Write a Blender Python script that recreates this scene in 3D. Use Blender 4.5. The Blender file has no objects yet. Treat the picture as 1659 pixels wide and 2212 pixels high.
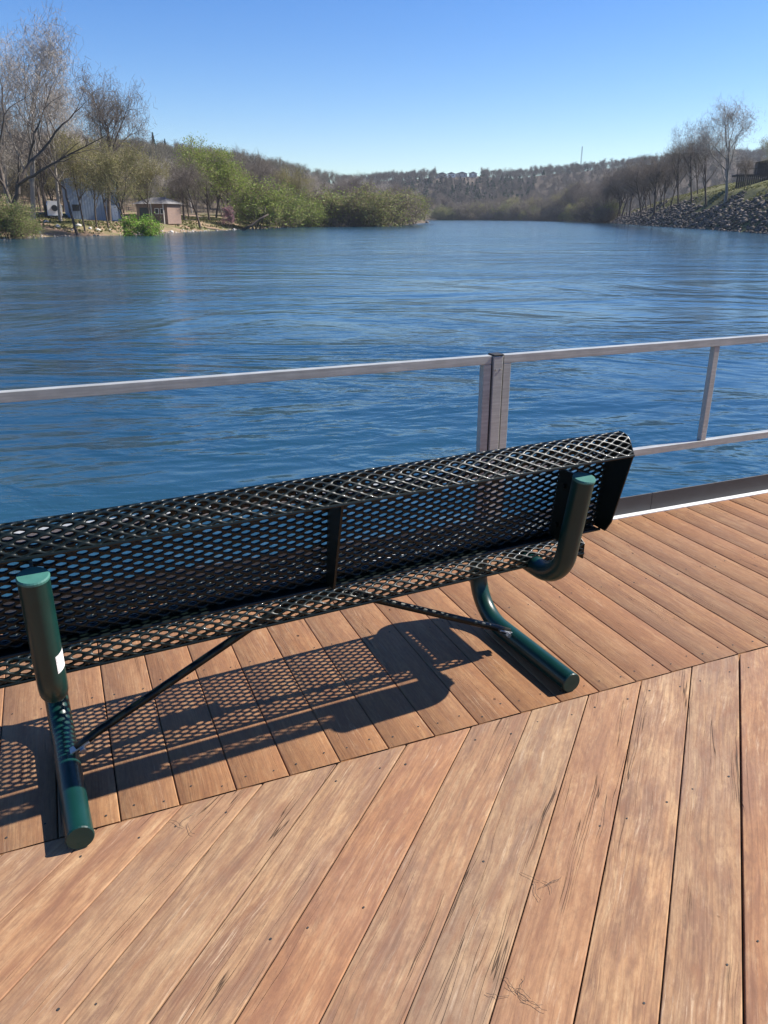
import bpy, bmesh, math, random
import numpy as np
from mathutils import Vector, Matrix
R = math.radians
scene = bpy.context.scene
COL = scene.collection
random.seed(7)
rs = np.random.RandomState(11)

# ------------------------------------------------------------------ view maths
F, CX, CY, CAMH = 1660., 829.5, 1106., 1.5
TH = math.atan((CY - 468.) / F)
def W(px, py, Y):
    """world point seen at a measured picture position, at forward distance Y"""
    rx, ry, rz = px - CX, F*math.cos(TH) - (py-CY)*math.sin(TH), -(F*math.sin(TH) + (py-CY)*math.cos(TH))
    t = Y/ry
    return Vector((rx*t, Y, CAMH + rz*t))
WATER = -0.75
def wl(px, py):
    rx, ry, rz = px - CX, F*math.cos(TH) - (py-CY)*math.sin(TH), -(F*math.sin(TH) + (py-CY)*math.cos(TH))
    t = (WATER-CAMH)/rz
    return (rx*t, ry*t)

# ------------------------------------------------------------------ object helpers
def tag(o, label=None, cat=None, group=None, kind=None):
    if label: o['label'] = label
    if cat: o['category'] = cat
    if group: o['group'] = group
    if kind: o['kind'] = kind
    return o
def empty(name, loc=(0,0,0), rz=0., **k):
    o = bpy.data.objects.new(name, None); COL.objects.link(o)
    o.location = loc; o.rotation_euler = (0, 0, rz); o.empty_display_size = .2
    return tag(o, **k)
def link(name, me, parent=None, mat=None, **k):
    o = bpy.data.objects.new(name, me); COL.objects.link(o)
    if mat is not None:
        for m in (mat if isinstance(mat, (list, tuple)) else [mat]): me.materials.append(m)
    if parent: o.parent = parent
    return tag(o, **k)
def npmesh(name, V, FQ, smooth=False):
    """V (n,3); FQ (m,k) constant k"""
    V = np.asarray(V, dtype=np.float32); FQ = np.asarray(FQ, dtype=np.int32)
    me = bpy.data.meshes.new(name)
    me.vertices.add(len(V)); me.vertices.foreach_set('co', V.ravel())
    k = FQ.shape[1]
    me.loops.add(FQ.size); me.loops.foreach_set('vertex_index', FQ.ravel())
    me.polygons.add(len(FQ)); me.polygons.foreach_set('loop_start', np.arange(0, FQ.size, k, dtype=np.int32))
    me.update(calc_edges=True); me.validate()
    if smooth: me.polygons.foreach_set('use_smooth', np.ones(len(me.polygons), dtype=bool))
    return me
def bmmesh(name, bm, smooth=False):
    me = bpy.data.meshes.new(name); bm.normal_update(); bm.to_mesh(me); bm.free()
    if smooth:
        me.polygons.foreach_set('use_smooth', np.ones(len(me.polygons), dtype=bool))
    return me
def box(bm, x0, x1, y0, y1, z0, z1, bevel=0.0, M=None):
    vs = [bm.verts.new(Vector(p) if M is None else M @ Vector(p)) for p in
          [(x0,y0,z0),(x1,y0,z0),(x1,y1,z0),(x0,y1,z0),(x0,y0,z1),(x1,y0,z1),(x1,y1,z1),(x0,y1,z1)]]
    fs = [bm.faces.new([vs[i] for i in f]) for f in [(3,2,1,0),(4,5,6,7),(0,1,5,4),(1,2,6,5),(2,3,7,6),(3,0,4,7)]]
    if bevel > 0:
        es = set(e for f in fs for e in f.edges)
        bmesh.ops.bevel(bm, geom=list(es), offset=bevel, segments=2, affect='EDGES', profile=.5)
def rounded(pts, rads, n=10):
    """polyline with arcs at the corners"""
    pts = [Vector(p) for p in pts]; out = [pts[0]]
    for i in range(1, len(pts)-1):
        a, b, c = pts[i-1], pts[i], pts[i+1]
        d1 = (a-b).normalized(); d2 = (c-b).normalized()
        ang = d1.angle(d2); r = rads[i-1]; t = r/math.tan(ang/2)
        t = min(t, (a-b).length*.499 if i > 1 else (a-b).length*.98, (c-b).length*.499 if i < len(pts)-2 else (c-b).length*.98)
        r = t*math.tan(ang/2)
        cc = b + (d1+d2).normalized()*(r/math.sin(ang/2))
        s = b+d1*t-cc; e = b+d2*t-cc; tot = s.angle(e); ax = s.cross(e).normalized()
        for k in range(n+1):
            out.append(cc + Matrix.Rotation(tot*k/n, 3, ax) @ s)
    out.append(pts[-1]); return out
def tube(bm, pts, r, seg=20, cap=False, rfun=None):
    pts = [Vector(p) for p in pts]; rings = []
    t0 = (pts[1]-pts[0]).normalized()
    up = Vector((0,0,1)) if abs(t0.z) < .9 else Vector((1,0,0))
    nrm = t0.cross(up).normalized()
    for i, p in enumerate(pts):
        t = (pts[min(i+1,len(pts)-1)] - pts[max(i-1,0)]).normalized()
        nrm = (nrm - t*nrm.dot(t)).normalized(); b = t.cross(nrm)
        rr = r if rfun is None else rfun(i/(len(pts)-1))
        rings.append([bm.verts.new(p + (nrm*math.cos(2*math.pi*k/seg) + b*math.sin(2*math.pi*k/seg))*rr) for k in range(seg)])
    for i in range(len(rings)-1):
        for k in range(seg):
            bm.faces.new((rings[i][k], rings[i][(k+1)%seg], rings[i+1][(k+1)%seg], rings[i+1][k]))
    if cap:
        bm.faces.new(rings[0][::-1]); bm.faces.new(rings[-1])
def disc(bm, c, axis, r, h, seg=20):
    """short cylinder cap with a chamfered rim"""
    axis = Vector(axis).normalized(); c = Vector(c)
    q = axis.to_track_quat('Z', 'Y')
    rings = []
    for rr, hh in ((r, 0), (r, h*.6), (r*.93, h)):
        rings.append([bm.verts.new(c + q @ Vector((rr*math.cos(2*math.pi*k/seg), rr*math.sin(2*math.pi*k/seg), hh))) for k in range(seg)])
    for i in range(2):
        for k in range(seg):
            bm.faces.new((rings[i][k], rings[i][(k+1)%seg], rings[i+1][(k+1)%seg], rings[i+1][k]))
    bm.faces.new(rings[-1]); bm.faces.new(rings[0][::-1])

# ------------------------------------------------------------------ materials
class N:
    def __init__(s, name):
        s.m = bpy.data.materials.new(name); s.m.use_nodes = True
        s.t = s.m.node_tree; s.n = s.t.nodes; s.l = s.t.links
        s.b = s.n['Principled BSDF']; s.out = s.n['Material Output']
    def new(s, ty, **k):
        n = s.n.new(ty)
        for a, v in k.items():
            if hasattr(n, a): setattr(n, a, v)
            else: s.put(n.inputs[a], v)
        return n
    def put(s, sock, v):
        if isinstance(v, bpy.types.NodeSocket): s.l.new(v, sock)
        elif isinstance(v, tuple) and len(v) == 3 and sock.type == 'RGBA': sock.default_value = (*v, 1)
        else: sock.default_value = v
    def set(s, **k):
        for a, v in k.items(): s.put(s.b.inputs[a.replace('_', ' ')], v)
    def math(s, op, a, b=0., c=None, clamp=False):
        n = s.n.new('ShaderNodeMath'); n.operation = op; n.use_clamp = clamp
        s.put(n.inputs[0], a); s.put(n.inputs[1], b)
        if c is not None: s.put(n.inputs[2], c)
        return n.outputs[0]
    def mix(s, f, a, b, blend='MIX'):
        n = s.n.new('ShaderNodeMix'); n.data_type = 'RGBA'; n.blend_type = blend
        s.put(n.inputs[0], f); s.put(n.inputs[6], a); s.put(n.inputs[7], b)
        return n.outputs[2]
    def noise(s, vec, scale, detail=3., rough=.5, dist=0.):
        n = s.n.new('ShaderNodeTexNoise')
        if vec is not None: s.l.new(vec, n.inputs['Vector'])
        n.inputs['Scale'].default_value = scale; n.inputs['Detail'].default_value = detail
        n.inputs['Roughness'].default_value = rough; n.inputs['Distortion'].default_value = dist
        return n.outputs['Fac']
    def ramp(s, f, *stops):
        n = s.n.new('ShaderNodeValToRGB'); s.put(n.inputs[0], f); e = n.color_ramp.elements
        while len(e) < len(stops): e.new(.5)
        for el, (p, c) in zip(e, stops):
            el.position = p; el.color = (c, c, c, 1) if not isinstance(c, tuple) else (*c, 1)
        return n.outputs[0]
    def mapv(s, vec, scale=(1,1,1), rot=(0,0,0), loc=(0,0,0)):
        n = s.n.new('ShaderNodeMapping'); s.l.new(vec, n.inputs[0])
        n.inputs['Scale'].default_value = scale; n.inputs['Rotation'].default_value = rot; n.inputs['Location'].default_value = loc
        return n.outputs[0]
    def bump(s, h, dist=.01, strength=1.):
        n = s.n.new('ShaderNodeBump'); s.put(n.inputs['Height'], h)
        n.inputs['Distance'].default_value = dist; n.inputs['Strength'].default_value = strength
        return n.outputs[0]
    def co(s, w='Object'):
        return s.n.new('ShaderNodeTexCoord').outputs[w]

def mat_wood():
    k = N('weathered_deck_wood')
    uv = k.n.new('ShaderNodeUVMap').outputs[0]
    at = k.n.new('ShaderNodeVertexColor'); at.layer_name = 'board'
    sep = k.n.new('ShaderNodeSeparateColor'); k.l.new(at.outputs[0], sep.inputs[0])
    r1, r2, r3 = sep.outputs
    wc = k.co('Object')
    warp = k.noise(k.mapv(uv, (1.2, 5, 1)), 1.6, 3)
    wv = k.n.new('ShaderNodeVectorMath'); wv.operation = 'ADD'
    cmb = k.n.new('ShaderNodeCombineXYZ'); k.l.new(k.math('MULTIPLY', k.math('SUBTRACT', warp, .5), .05), cmb.inputs[1])
    k.l.new(uv, wv.inputs[0]); k.l.new(cmb.outputs[0], wv.inputs[1]); uw = wv.outputs[0]
    # flat-sawn figure: contour lines of a stretched field
    fld = k.noise(k.mapv(uw, (.9, 7.5, 1)), 1.5, 2, .4)
    rings = k.math('SINE', k.math('MULTIPLY', fld, 95.))
    rings = k.math('MULTIPLY_ADD', rings, .5, .5)
    streak = k.noise(k.mapv(uw, (1.4, 42, 1)), 1.5, 4, .6)
    fine = k.noise(k.mapv(uw, (2.6, 120, 1)), 1.5, 4, .68)
    blot = k.noise(k.mapv(uw, (2.0, 13, 1)), 1.3, 6, .68)
    big = k.noise(wc, 1.3, 3, .55)
    red, tan, grey, pale = (.315, .142, .068), (.425, .242, .122), (.265, .182, .112), (.70, .50, .28)
    c = k.mix(r1, red, tan)
    c = k.mix(k.ramp(r2, (.62, 0.), (.95, .75)), c, grey)
    c = k.mix(k.ramp(streak, (.34, .0), (.66, .8)), c, tan)
    c = k.mix(k.ramp(blot, (.40, .65), (.52, 0.)), c, (.20, .105, .070))
    c = k.mix(k.math('MULTIPLY', k.ramp(rings, (.0, 0.), (1., .32)), k.ramp(r3, (.2, .3), (.8, 1.))), c, (.17, .088, .052))
    # worn pale patches that follow the grain
    worn = k.math('MULTIPLY', k.ramp(blot, (.53, 0.), (.70, .8)), k.ramp(streak, (.40, .1), (.62, 1.)))
    c = k.mix(k.math('MULTIPLY', worn, k.math('MULTIPLY_ADD', r3, .6, .30)), c, pale)
    spl = k.math('MULTIPLY', k.ramp(k.noise(k.mapv(uw, (5, 90, 1)), 1.2, 5, .75), (.54, 0.), (.66, .8)), k.ramp(k.noise(k.mapv(uw, (2.2, 6, 1), loc=(7, 3, 0)), 1.4, 2), (.50, 0.), (.60, .9)))
    c = k.mix(spl, c, (.64, .47, .31))
    # grey-mauve weather stains
    c = k.mix(k.ramp(big, (.48, 0.), (.72, .5)), c, (.225, .155, .125))
    stn = k.noise(k.mapv(uw, (5, 13, 1), loc=(3, 9, 0)), 1.6, 5, .65)
    c = k.mix(k.ramp(stn, (.60, 0.), (.74, .5)), c, (.085, .055, .04))
    c = k.mix(k.ramp(fine, (.34, .50), (.50, 0.)), c, (.125, .066, .042))
    c = k.mix(k.ramp(fine, (.55, 0.), (.74, .30)), c, (.52, .36, .235))
    rr = k.n.new('ShaderNodeTexNoise'); rr.noise_dimensions = '1D'; k.l.new(k.math('MULTIPLY', r2, 37.), rr.inputs['W']); rr.inputs['Detail'].default_value = 0
    c = k.mix(k.ramp(k.math('FRACT', k.math('MULTIPLY', r2, 5.3)), (.55, 0.), (1., .30)), c, (.33, .125, .055))
    c = k.mix(k.ramp(k.math('FRACT', k.math('MULTIPLY', r2, 9.7)), (.6, 0.), (1., .30)), c, (.24, .17, .11))
    mot = k.noise(k.mapv(uw, (5, 17, 1), loc=(1, 6, 0)), 1.5, 5, .7)
    c = k.mix(k.ramp(mot, (.34, .6), (.5, 0.)), c, (.225, .105, .058))
    c = k.mix(k.ramp(mot, (.55, 0.), (.72, .42)), c, (.60, .40, .215))
    c = k.mix(k.ramp(r3, (.24, .36), (.255, 0.)), c, (.33, .15, .055))
    c = k.mix(k.ramp(k.noise(k.mapv(uw, (24, 60, 1)), 1.4, 5, .75), (.35, .30), (.55, 0.)), c, (.13, .075, .05))
    # long drying checks
    ck = k.noise(k.mapv(uw, (.55, 30, 1)), 1.6, 1.5, .5)
    ckl = k.ramp(k.math('ABSOLUTE', k.math('SUBTRACT', ck, .5)), (.0, 1.), (.007, 0.))
    ckm = k.ramp(k.noise(k.mapv(uv, (1.1, 7, 1), loc=(5, 1, 0)), 1.5, 2), (.56, 0.), (.62, 1.))
    chk = k.math('MULTIPLY', ckl, ckm)
    c = k.mix(k.math('MULTIPLY', chk, .85), c, (.035, .02, .014))
    # little knots and pits
    v = k.n.new('ShaderNodeTexVoronoi'); k.l.new(k.mapv(uw, (7, 9, 1)), v.inputs['Vector']); v.inputs['Scale'].default_value = 1.
    sel = k.math('GREATER_THAN', k.n.new('ShaderNodeSeparateColor').outputs[0], .5)
    vs = k.n.new('ShaderNodeSeparateColor'); k.l.new(v.outputs['Color'], vs.inputs[0])
    kn = k.math('MULTIPLY', k.ramp(v.outputs['Distance'], (.025, 1.), (.06, 0.)), k.math('GREATER_THAN', vs.outputs[0], .60))
    c = k.mix(k.math('MULTIPLY', kn, .9), c, (.045, .026, .018))
    k.set(Base_Color=c, Roughness=k.ramp(streak, (.3, .62), (.7, .78)))
    k.b.inputs['Specular IOR Level'].default_value = .22
    h = k.math('ADD', k.math('MULTIPLY', fine, .35), k.math('MULTIPLY', streak, .8))
    h = k.math('SUBTRACT', h, k.math('MULTIPLY', chk, 1.5))
    h = k.math('SUBTRACT', h, k.math('MULTIPLY', kn, 1.5))
    k.l.new(k.bump(h, .0022, .8), k.b.inputs['Normal'])
    return k.m
def mat_plain(name, col, rough=.5, metal=0., spec=.5, var=.0, scale=8., bumpd=0., coat=0.):
    k = N(name); oc = k.co('Object')
    nz = k.noise(oc, scale, 5, .6)
    c = k.mix(k.ramp(nz, (.3, 0.), (.7, 1.)), tuple(x*(1-var) for x in col), tuple(min(1, x*(1+var)) for x in col))
    k.set(Base_Color=c, Roughness=k.math('MULTIPLY_ADD', nz, .12, rough-.06), Metallic=metal)
    k.b.inputs['Specular IOR Level'].default_value = spec
    k.b.inputs['Coat Weight'].default_value = coat
    if bumpd: k.l.new(k.bump(k.noise(oc, scale*6, 4, .6), bumpd, .6), k.b.inputs['Normal'])
    return k.m
def mat_alu():
    k = N('brushed_aluminium'); oc = k.co('Object')
    g = k.noise(k.mapv(oc, (3, 60, 60)), 2., 4, .6)
    d = k.noise(oc, 9., 5, .65)
    c = k.mix(k.ramp(d, (.35, 0.), (.7, 1.)), (.36, .365, .335), (.47, .47, .435))
    c = k.mix(k.ramp(g, (.4, .35), (.6, 0.)), c, (.20, .19, .18))
    k.set(Base_Color=c, Metallic=.2, Roughness=k.math('MULTIPLY_ADD', g, .2, .30))
    k.l.new(k.bump(g, .0006, .5), k.b.inputs['Normal'])
    return k.m
def mat_water():
    k = N('river_water'); g = k.n.new('ShaderNodeNewGeometry').outputs['Position']
    # the current runs mostly along Y, wavelets lie across it
    big = k.noise(k.mapv(g, (.030, .045, 1), rot=(0,0,R(12))), 1., 3, .55, .8)
    calm = k.ramp(big, (.38, .35), (.58, 1.))
    w0 = k.noise(k.mapv(g, (.07, .13, 1), rot=(0,0,R(15))), 1., 4, .55, 1.8)
    w1 = k.noise(k.mapv(g, (.50, .85, 1), rot=(0,0,R(-12))), 1., 3, .55, 1.3)
    w2 = k.noise(k.mapv(g, (1.7, 2.9, 1), rot=(0,0,R(16))), 1., 3, .55, 1.0)
    w3 = k.noise(k.mapv(g, (6., 10., 1), rot=(0,0,R(-6))), 1., 2, .5, .5)
    mid = k.noise(k.mapv(g, (.16, .22, 1), loc=(4, 7, 0)), 1., 3, .6, 1.2)
    calm = k.math('MULTIPLY', calm, k.ramp(mid, (.36, .35), (.62, 1.)))
    h = k.math('MULTIPLY', w0, .85)
    fine = k.math('ADD', k.math('MULTIPLY', w2, .090), k.math('MULTIPLY', w3, .018))
    fine = k.math('ADD', fine, k.math('MULTIPLY', w1, .25))
    h = k.math('ADD', h, k.math('MULTIPLY', fine, calm))
    k.l.new(k.bump(h, 1., .34), k.b.inputs['Normal'])
    c = k.mix(k.ramp(k.noise(k.mapv(g, (.06, .1, 1)), 1., 3), (.35, 0.), (.7, 1.)), (.012, .044, .076), (.017, .060, .094))
    k.set(Base_Color=c, Roughness=.13, IOR=1.333)
    k.b.inputs['Specular IOR Level'].default_value = .5
    return k.m
def mat_terrain():
    k = N('bank_ground'); g = k.n.new('ShaderNodeNewGeometry'); p = g.outputs['Position']
    sp = k.n.new('ShaderNodeSeparateXYZ'); k.l.new(p, sp.inputs[0])
    n1 = k.noise(p, .16, 5, .6); n2 = k.noise(p, 1.1, 5, .65); n3 = k.noise(p, .02, 3, .5)
    soil = k.mix(n2, (.17, .105, .07), (.34, .25, .165))
    grass = k.mix(n2, (.085, .092, .032), (.165, .16, .07))
    leaf = k.mix(n2, (.085, .066, .05), (.125, .10, .075))
    c = k.mix(k.ramp(n1, (.46, 0.), (.58, .9)), soil, grass)
    far = k.ramp(k.math('DIVIDE', sp.outputs[1], 1000.), (.20, 0.), (.28, 1.))
    c = k.mix(far, c, leaf)
    rgt = k.math('MULTIPLY', k.ramp(k.math('DIVIDE', sp.outputs[0], 100.), (.30, 0.), (.35, 1.)), k.ramp(n1, (.30, .55), (.5, 1.)))
    c = k.mix(k.math('MULTIPLY', rgt, k.math('SUBTRACT', 1., far)), c, grass)
    k.set(Base_Color=c, Roughness=.95); k.b.inputs['Specular IOR Level'].default_value = .1
    k.l.new(k.bump(n2, .25, .7), k.b.inputs['Normal'])
    return k.m
def mat_bark(name, a, b):
    k = N(name); oc = k.co('Object')
    f = k.noise(k.mapv(oc, (1, 1, .25)), 3., 4, .6)
    k.set(Base_Color=k.mix(f, a, b), Roughness=.9); k.b.inputs['Specular IOR Level'].default_value = .15
    return k.m
def mat_leaf(name, a, b, c3):
    k = N(name)
    g = k.n.new('ShaderNodeNewGeometry')
    oi = k.n.new('ShaderNodeObjectInfo')
    c = k.mix(g.outputs['Random Per Island'], a, b)
    c = k.mix(k.math('MULTIPLY', oi.outputs['Random'], .6), c, c3)
    k.set(Base_Color=c, Roughness=.65); k.b.inputs['Specular IOR Level'].default_value = .25
    tr = k.n.new('ShaderNodeBsdfTranslucent'); k.l.new(c, tr.inputs[0])
    mx = k.n.new('ShaderNodeMixShader'); mx.inputs[0].default_value = .38
    k.l.new(k.b.outputs[0], mx.inputs[1]); k.l.new(tr.outputs[0], mx.inputs[2]); k.l.new(mx.outputs[0], k.out.inputs[0])
    return k.m
def mat_rock(name, a, b):
    k = N(name); g = k.n.new('ShaderNodeNewGeometry')
    c = k.mix(g.outputs['Random Per Island'], a, b)
    n = k.noise(g.outputs['Position'], 3., 5, .65)
    c = k.mix(k.ramp(n, (.3, .35), (.6, 0.)), c, tuple(x*.5 for x in a))
    k.set(Base_Color=c, Roughness=.9); k.b.inputs['Specular IOR Level'].default_value = .2
    k.l.new(k.bump(n, .1, .7), k.b.inputs['Normal'])
    return k.m

M = dict(
    wood=mat_wood(), alu=mat_alu(), water=mat_water(), ground=mat_terrain(),
    under=mat_plain('gap_shade_joist_wood', (.03, .02, .015), .9),  # near black: shade under the deck put into the joist colour
    mesh=mat_plain('dark_green_coated_mesh', (.0028, .0066, .0055), .40, spec=.30, var=.25, scale=14, coat=.05),
    green=mat_plain('green_powder_coat', (.0035, .030, .026), .34, spec=.34, var=.18, scale=10, bumpd=.0005, coat=.10),
    cap=mat_plain('lit_green_cap', (.045, .15, .125), .5, spec=.4, var=.12, scale=25),  # lighter green paints in the light on the upward-facing top caps
    steel=mat_plain('bolt_steel', (.45, .45, .44), .35, metal=.9, var=.1),
    toe=mat_plain('shaded_aluminium_toe_plate', (.045, .045, .046), .6, metal=.0, var=.14, scale=12, bumpd=.0004),  # shade on the upright flange of the aluminium angle, put into its colour
    strip=mat_plain('sunlit_aluminium_edge', (.74, .74, .73), .45, metal=.25, var=.08, scale=18),  # sunlight on the flat flange of the same angle, put into its colour
    seamdark=mat_plain('dark_fixings_and_gap_shade', (.02, .02, .02), .7),  # screws and post cap, plus painted shade in the gaps beside the post
    bark=mat_bark('dark_bark', (.055, .043, .035), (.13, .105, .085)),
    palebark=mat_bark('pale_bark', (.20, .175, .15), (.36, .32, .28)),
    twig=mat_bark('bare_twigs', (.12, .098, .080), (.21, .175, .145)),
    paletwig=mat_bark('pale_twigs', (.28, .245, .215), (.40, .36, .32)),
    budtwig=mat_bark('budding_twigs', (.19, .16, .085), (.26, .215, .12)),
    lime=mat_leaf('fresh_lime_leaves', (.20, .27, .045), (.27, .34, .07), (.19, .22, .055)),
    olive=mat_leaf('olive_spring_buds', (.23, .21, .085), (.31, .28, .12), (.19, .185, .07)),
    shrub=mat_leaf('green_shrub_leaves', (.15, .195, .045), (.23, .275, .08), (.19, .17, .075)),
    bright=mat_leaf('bright_bush_leaves', (.15, .27, .03), (.22, .36, .05), (.15, .27, .03)),
    pink=mat_leaf('redbud_blossom', (.42, .17, .22), (.50, .24, .28), (.42, .17, .22)),
    cedar=mat_leaf('cedar_needles', (.018, .038, .018), (.03, .058, .028), (.02, .04, .02)),
    rock=mat_rock('riprap_stone', (.055, .046, .038), (.205, .172, .142)),
    palerock=mat_rock('pale_shore_stone', (.40, .37, .33), (.62, .59, .54)),
)

# ------------------------------------------------------------------ setting: water, ground
WAT = npmesh('water', [(-2600,-900,WATER),(2600,-900,WATER),(2600,2600,WATER),(-2600,2600,WATER)], [(0,1,2,3)])
link('water', WAT, None, M['water'], kind='structure')

river = np.array([(-90,-900),(-75,20),(-58,55),wl(-60,517.5),wl(0,515.5),wl(120,511),wl(250,508.5),wl(400,502),wl(540,495),wl(620,490.5),wl(700,488),wl(790,488.5),
                  wl(880,485.5),wl(930,480.5),(12,330),(10,450),wl(940,475.3),wl(1060,475.2),wl(1180,476.3),wl(1260,478.5),wl(1330,483),wl(1400,488),wl(1480,492.5),wl(1560,498),wl(1659,505),(44,80),(40,40),(40,-900)])
def sdist(X, Y):
    """distance to river edge, positive on land"""
    d = np.full(X.shape, 1e9); ins = np.zeros(X.shape, bool); n = len(river)
    for i in range(n):
        x0, y0 = river[i]; x1, y1 = river[(i+1) % n]
        dx, dy = x1-x0, y1-y0
        t = np.clip(((X-x0)*dx+(Y-y0)*dy)/(dx*dx+dy*dy), 0, 1)
        d = np.minimum(d, np.hypot(X-x0-t*dx, Y-y0-t*dy))
        c = ((y0 > Y) != (y1 > Y)) & (X < (x1-x0)*(Y-y0)/((y1-y0) if y1 != y0 else 1e-9)+x0)
        ins ^= c
    return np.where(ins, -d, d)
def sstep(t): t = np.clip(t, 0, 1); return t*t*(3-2*t)
# ridge lines of the hills: bearing -> ridge distance, ridge height
bear = np.array([-1600,-600,-100, 100, 220, 350, 500, 640, 700, 760, 830, 950,1030,1100,1200,1330,1450,1600,2000,2600])
sky  = np.array([ 372, 372, 368, 365, 362, 366, 382, 400, 412, 412, 406, 390, 390, 396, 386, 374, 364, 357, 352, 350])
rdis = np.array([ 420, 430, 440, 470, 500, 540, 580, 640, 760, 860, 900, 900, 900, 900, 900, 900, 900, 900, 900, 900.])
def vnoise(X, Y, s, seed=0):
    return (np.sin(X/s+1.3*seed)*np.cos(Y/s*1.13+seed) + .5*np.sin(X/s*2.3+Y/s*1.7+seed*2.1) + .25*np.sin(X/s*4.9-Y/s*5.3+seed))/1.75
def height(X, Y):
    X = np.asarray(X, float); Y = np.asarray(Y, float)
    d = sdist(X, Y)
    right = X > 12 + .0*Y
    bank = np.where(right & (Y < 420), 7.1*np.clip(d/8.5, 0, 1)**.9 + 3.2*sstep((d-6.)/16.), 1.5*sstep(d/9.) + 1.5*sstep((d-8)/22.))
    bank = np.where(right & (Y >= 230), bank*np.clip((420-Y)/190, .25, 1), bank)
    z = WATER + np.where(d > 0, bank + .10*vnoise(X, Y, 2.2, 3)*np.clip(d/3, 0, 1), np.maximum(d*.35, -3.))
    px = CX + 1778*X/np.maximum(Y, 1.)
    rr = np.interp(px, bear, rdis); hh = 1.5 + (468-np.interp(px, bear, sky))/1778*rr
    st = np.interp(px, [0, 600, 900, 1100, 1700], [150, 260, 600, 620, 330])
    t = (Y-st)/(rr-st)
    hill = (hh+1.)*sstep(t)*np.where(t > 1, np.maximum(1-.12*(t-1), .8), 1)
    hill *= (1+.05*vnoise(X, Y, 60, 1))
    z = z + np.where((Y > 100) & (d > 0), hill*np.clip(d/40, 0, 1), 0)
    return z
ys = np.concatenate([np.linspace(-30, 60, 30, endpoint=False), np.linspace(60, 260, 150, endpoint=False), np.linspace(260, 700, 90, endpoint=False), np.linspace(700, 2400, 60)])
uu = np.concatenate([np.linspace(-1.6, -.62, 40, endpoint=False), np.linspace(-.62, .62, 260, endpoint=False), np.linspace(.62, 1.6, 40)])
YY, UU = np.meshgrid(ys, uu, indexing='ij'); XX = UU*(np.abs(YY)+60) ; ZZ = height(XX, YY)
nx = len(uu); idx = np.arange(len(ys)*nx).reshape(len(ys), nx)
TQ = np.stack([idx[:-1,:-1], idx[:-1,1:], idx[1:,1:], idx[1:,:-1]], -1).reshape(-1, 4)
link('ground', npmesh('ground', np.stack([XX, YY, ZZ], -1).reshape(-1, 3), TQ, True), None, M['ground'], kind='structure')
def gh(x, y): return float(height(np.array([x]), np.array([y]))[0])

# ------------------------------------------------------------------ deck
SA = R(22.7); SU = Vector((math.cos(SA), math.sin(SA), 0)); SV = Vector((-math.sin(SA), math.cos(SA), 0))
SEAM, EDGE = 1.756, 3.022
def sv(u, v, z=0.): return SU*u + SV*v + Vector((0, 0, z))
deckV, deckF, deckUV, deckC = [], [], [], []
def board(sa, sb, ea, eb, col):
    """plank: start corners sa, sb and end corners ea, eb (left/right edge); rounded arrises"""
    wdt = (sb-sa).cross((ea-sa).normalized()).length
    prof = [(0, -.036), (0, -.0032), (.0009, -.0011), (.0028, 0), (.5, 0.0004), (1, 0), (1, -.0011), (1, -.0032), (1, -.036)]
    prof = [(0,-.036),(0,-.0035),(.0010/wdt,-.0012),(.0035/wdt,0),(1-.0035/wdt,0),(1-.0010/wdt,-.0012),(1,-.0035),(1,-.036)]
    dz0, dz1 = random.uniform(-.0008, .0008), random.uniform(-.0008, .0008)
    L = (ea-sa).length; ou, ov = random.uniform(0, 60), random.uniform(0, 60)
    base = len(deckV); n = len(prof); d = (ea-sa).normalized(); pa = (sb-sa); pa = pa - d*pa.dot(d); pa.normalize()
    for row, (a, b) in enumerate(((sa, sb), (ea, eb))):
        for t, z in prof:
            p = a.lerp(b, t); deckV.append((p.x, p.y, p.z+z+dz0*(1-t)+dz1*t))
            q = p-sa; deckUV.append((q.dot(d)+ou, q.dot(pa)+ov)); deckC.append(col)
    for i in range(n-1): deckF.append((base+i, base+i+1, base+n+i+1, base+n+i))
    deckF.append(tuple(base+i for i in (0,1,2,3))); deckF[-1] = (base+0, base+1, base+n-2, base+n-1)
    deckF.append((base+1, base+3, base+n-4, base+n-2)); deckF.append((base+n+1, base+n+3, base+2*n-4, base+2*n-2))
    deckF.append((base+n, base+n+1, base+2*n-2, base+2*n-1))
def rc(far):
    r = (random.random(), random.random(), random.random())
    return (r[0]*.75, r[1]*.9, r[2]*.23) if far else (.15+.85*r[0], r[1], .27+.73*r[2])
P = .15495
for kk in range(-36, 52):
    u1 = 2.146 - kk*P; u0 = u1-P
    g = random.choice([.0015, .0022, .003, .0035])
    c = rc(True)
    if kk == -2: c = (.15, 1., .2)
    board(sv(u0+g/2, SEAM+.0028), sv(u1-g/2, SEAM+.0028), sv(u0+g/2, EDGE), sv(u1-g/2, EDGE), c)
D2 = Vector((math.cos(R(67.)), math.sin(R(67.)), 0)); P2 = .2232
for kk in range(-30, 42):
    u1 = 2.146 - kk*P2; u0 = u1-P2
    g = random.choice([.002, .0035, .005, .0065, .0075]) if kk < 3 else random.choice([.0008, .0012, .0018, .003, .004])
    g *= 1.4
    board(sv(u0+g/2, SEAM-.0028), sv(u1-g/2, SEAM-.0028), sv(u0+g/2, SEAM-.0028)-D2*7.5, sv(u1-g/2, SEAM-.0028)-D2*7.5, rc(False))
me = npmesh('deck', deckV, deckF)
uvl = me.uv_layers.new(name='UVMap'); li = np.empty(len(me.loops), np.int32); me.loops.foreach_get('vertex_index', li)
uvl.data.foreach_set('uv', np.array(deckUV, np.float32)[li].ravel())
ca = me.color_attributes.new('board', 'FLOAT_COLOR', 'POINT')
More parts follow.
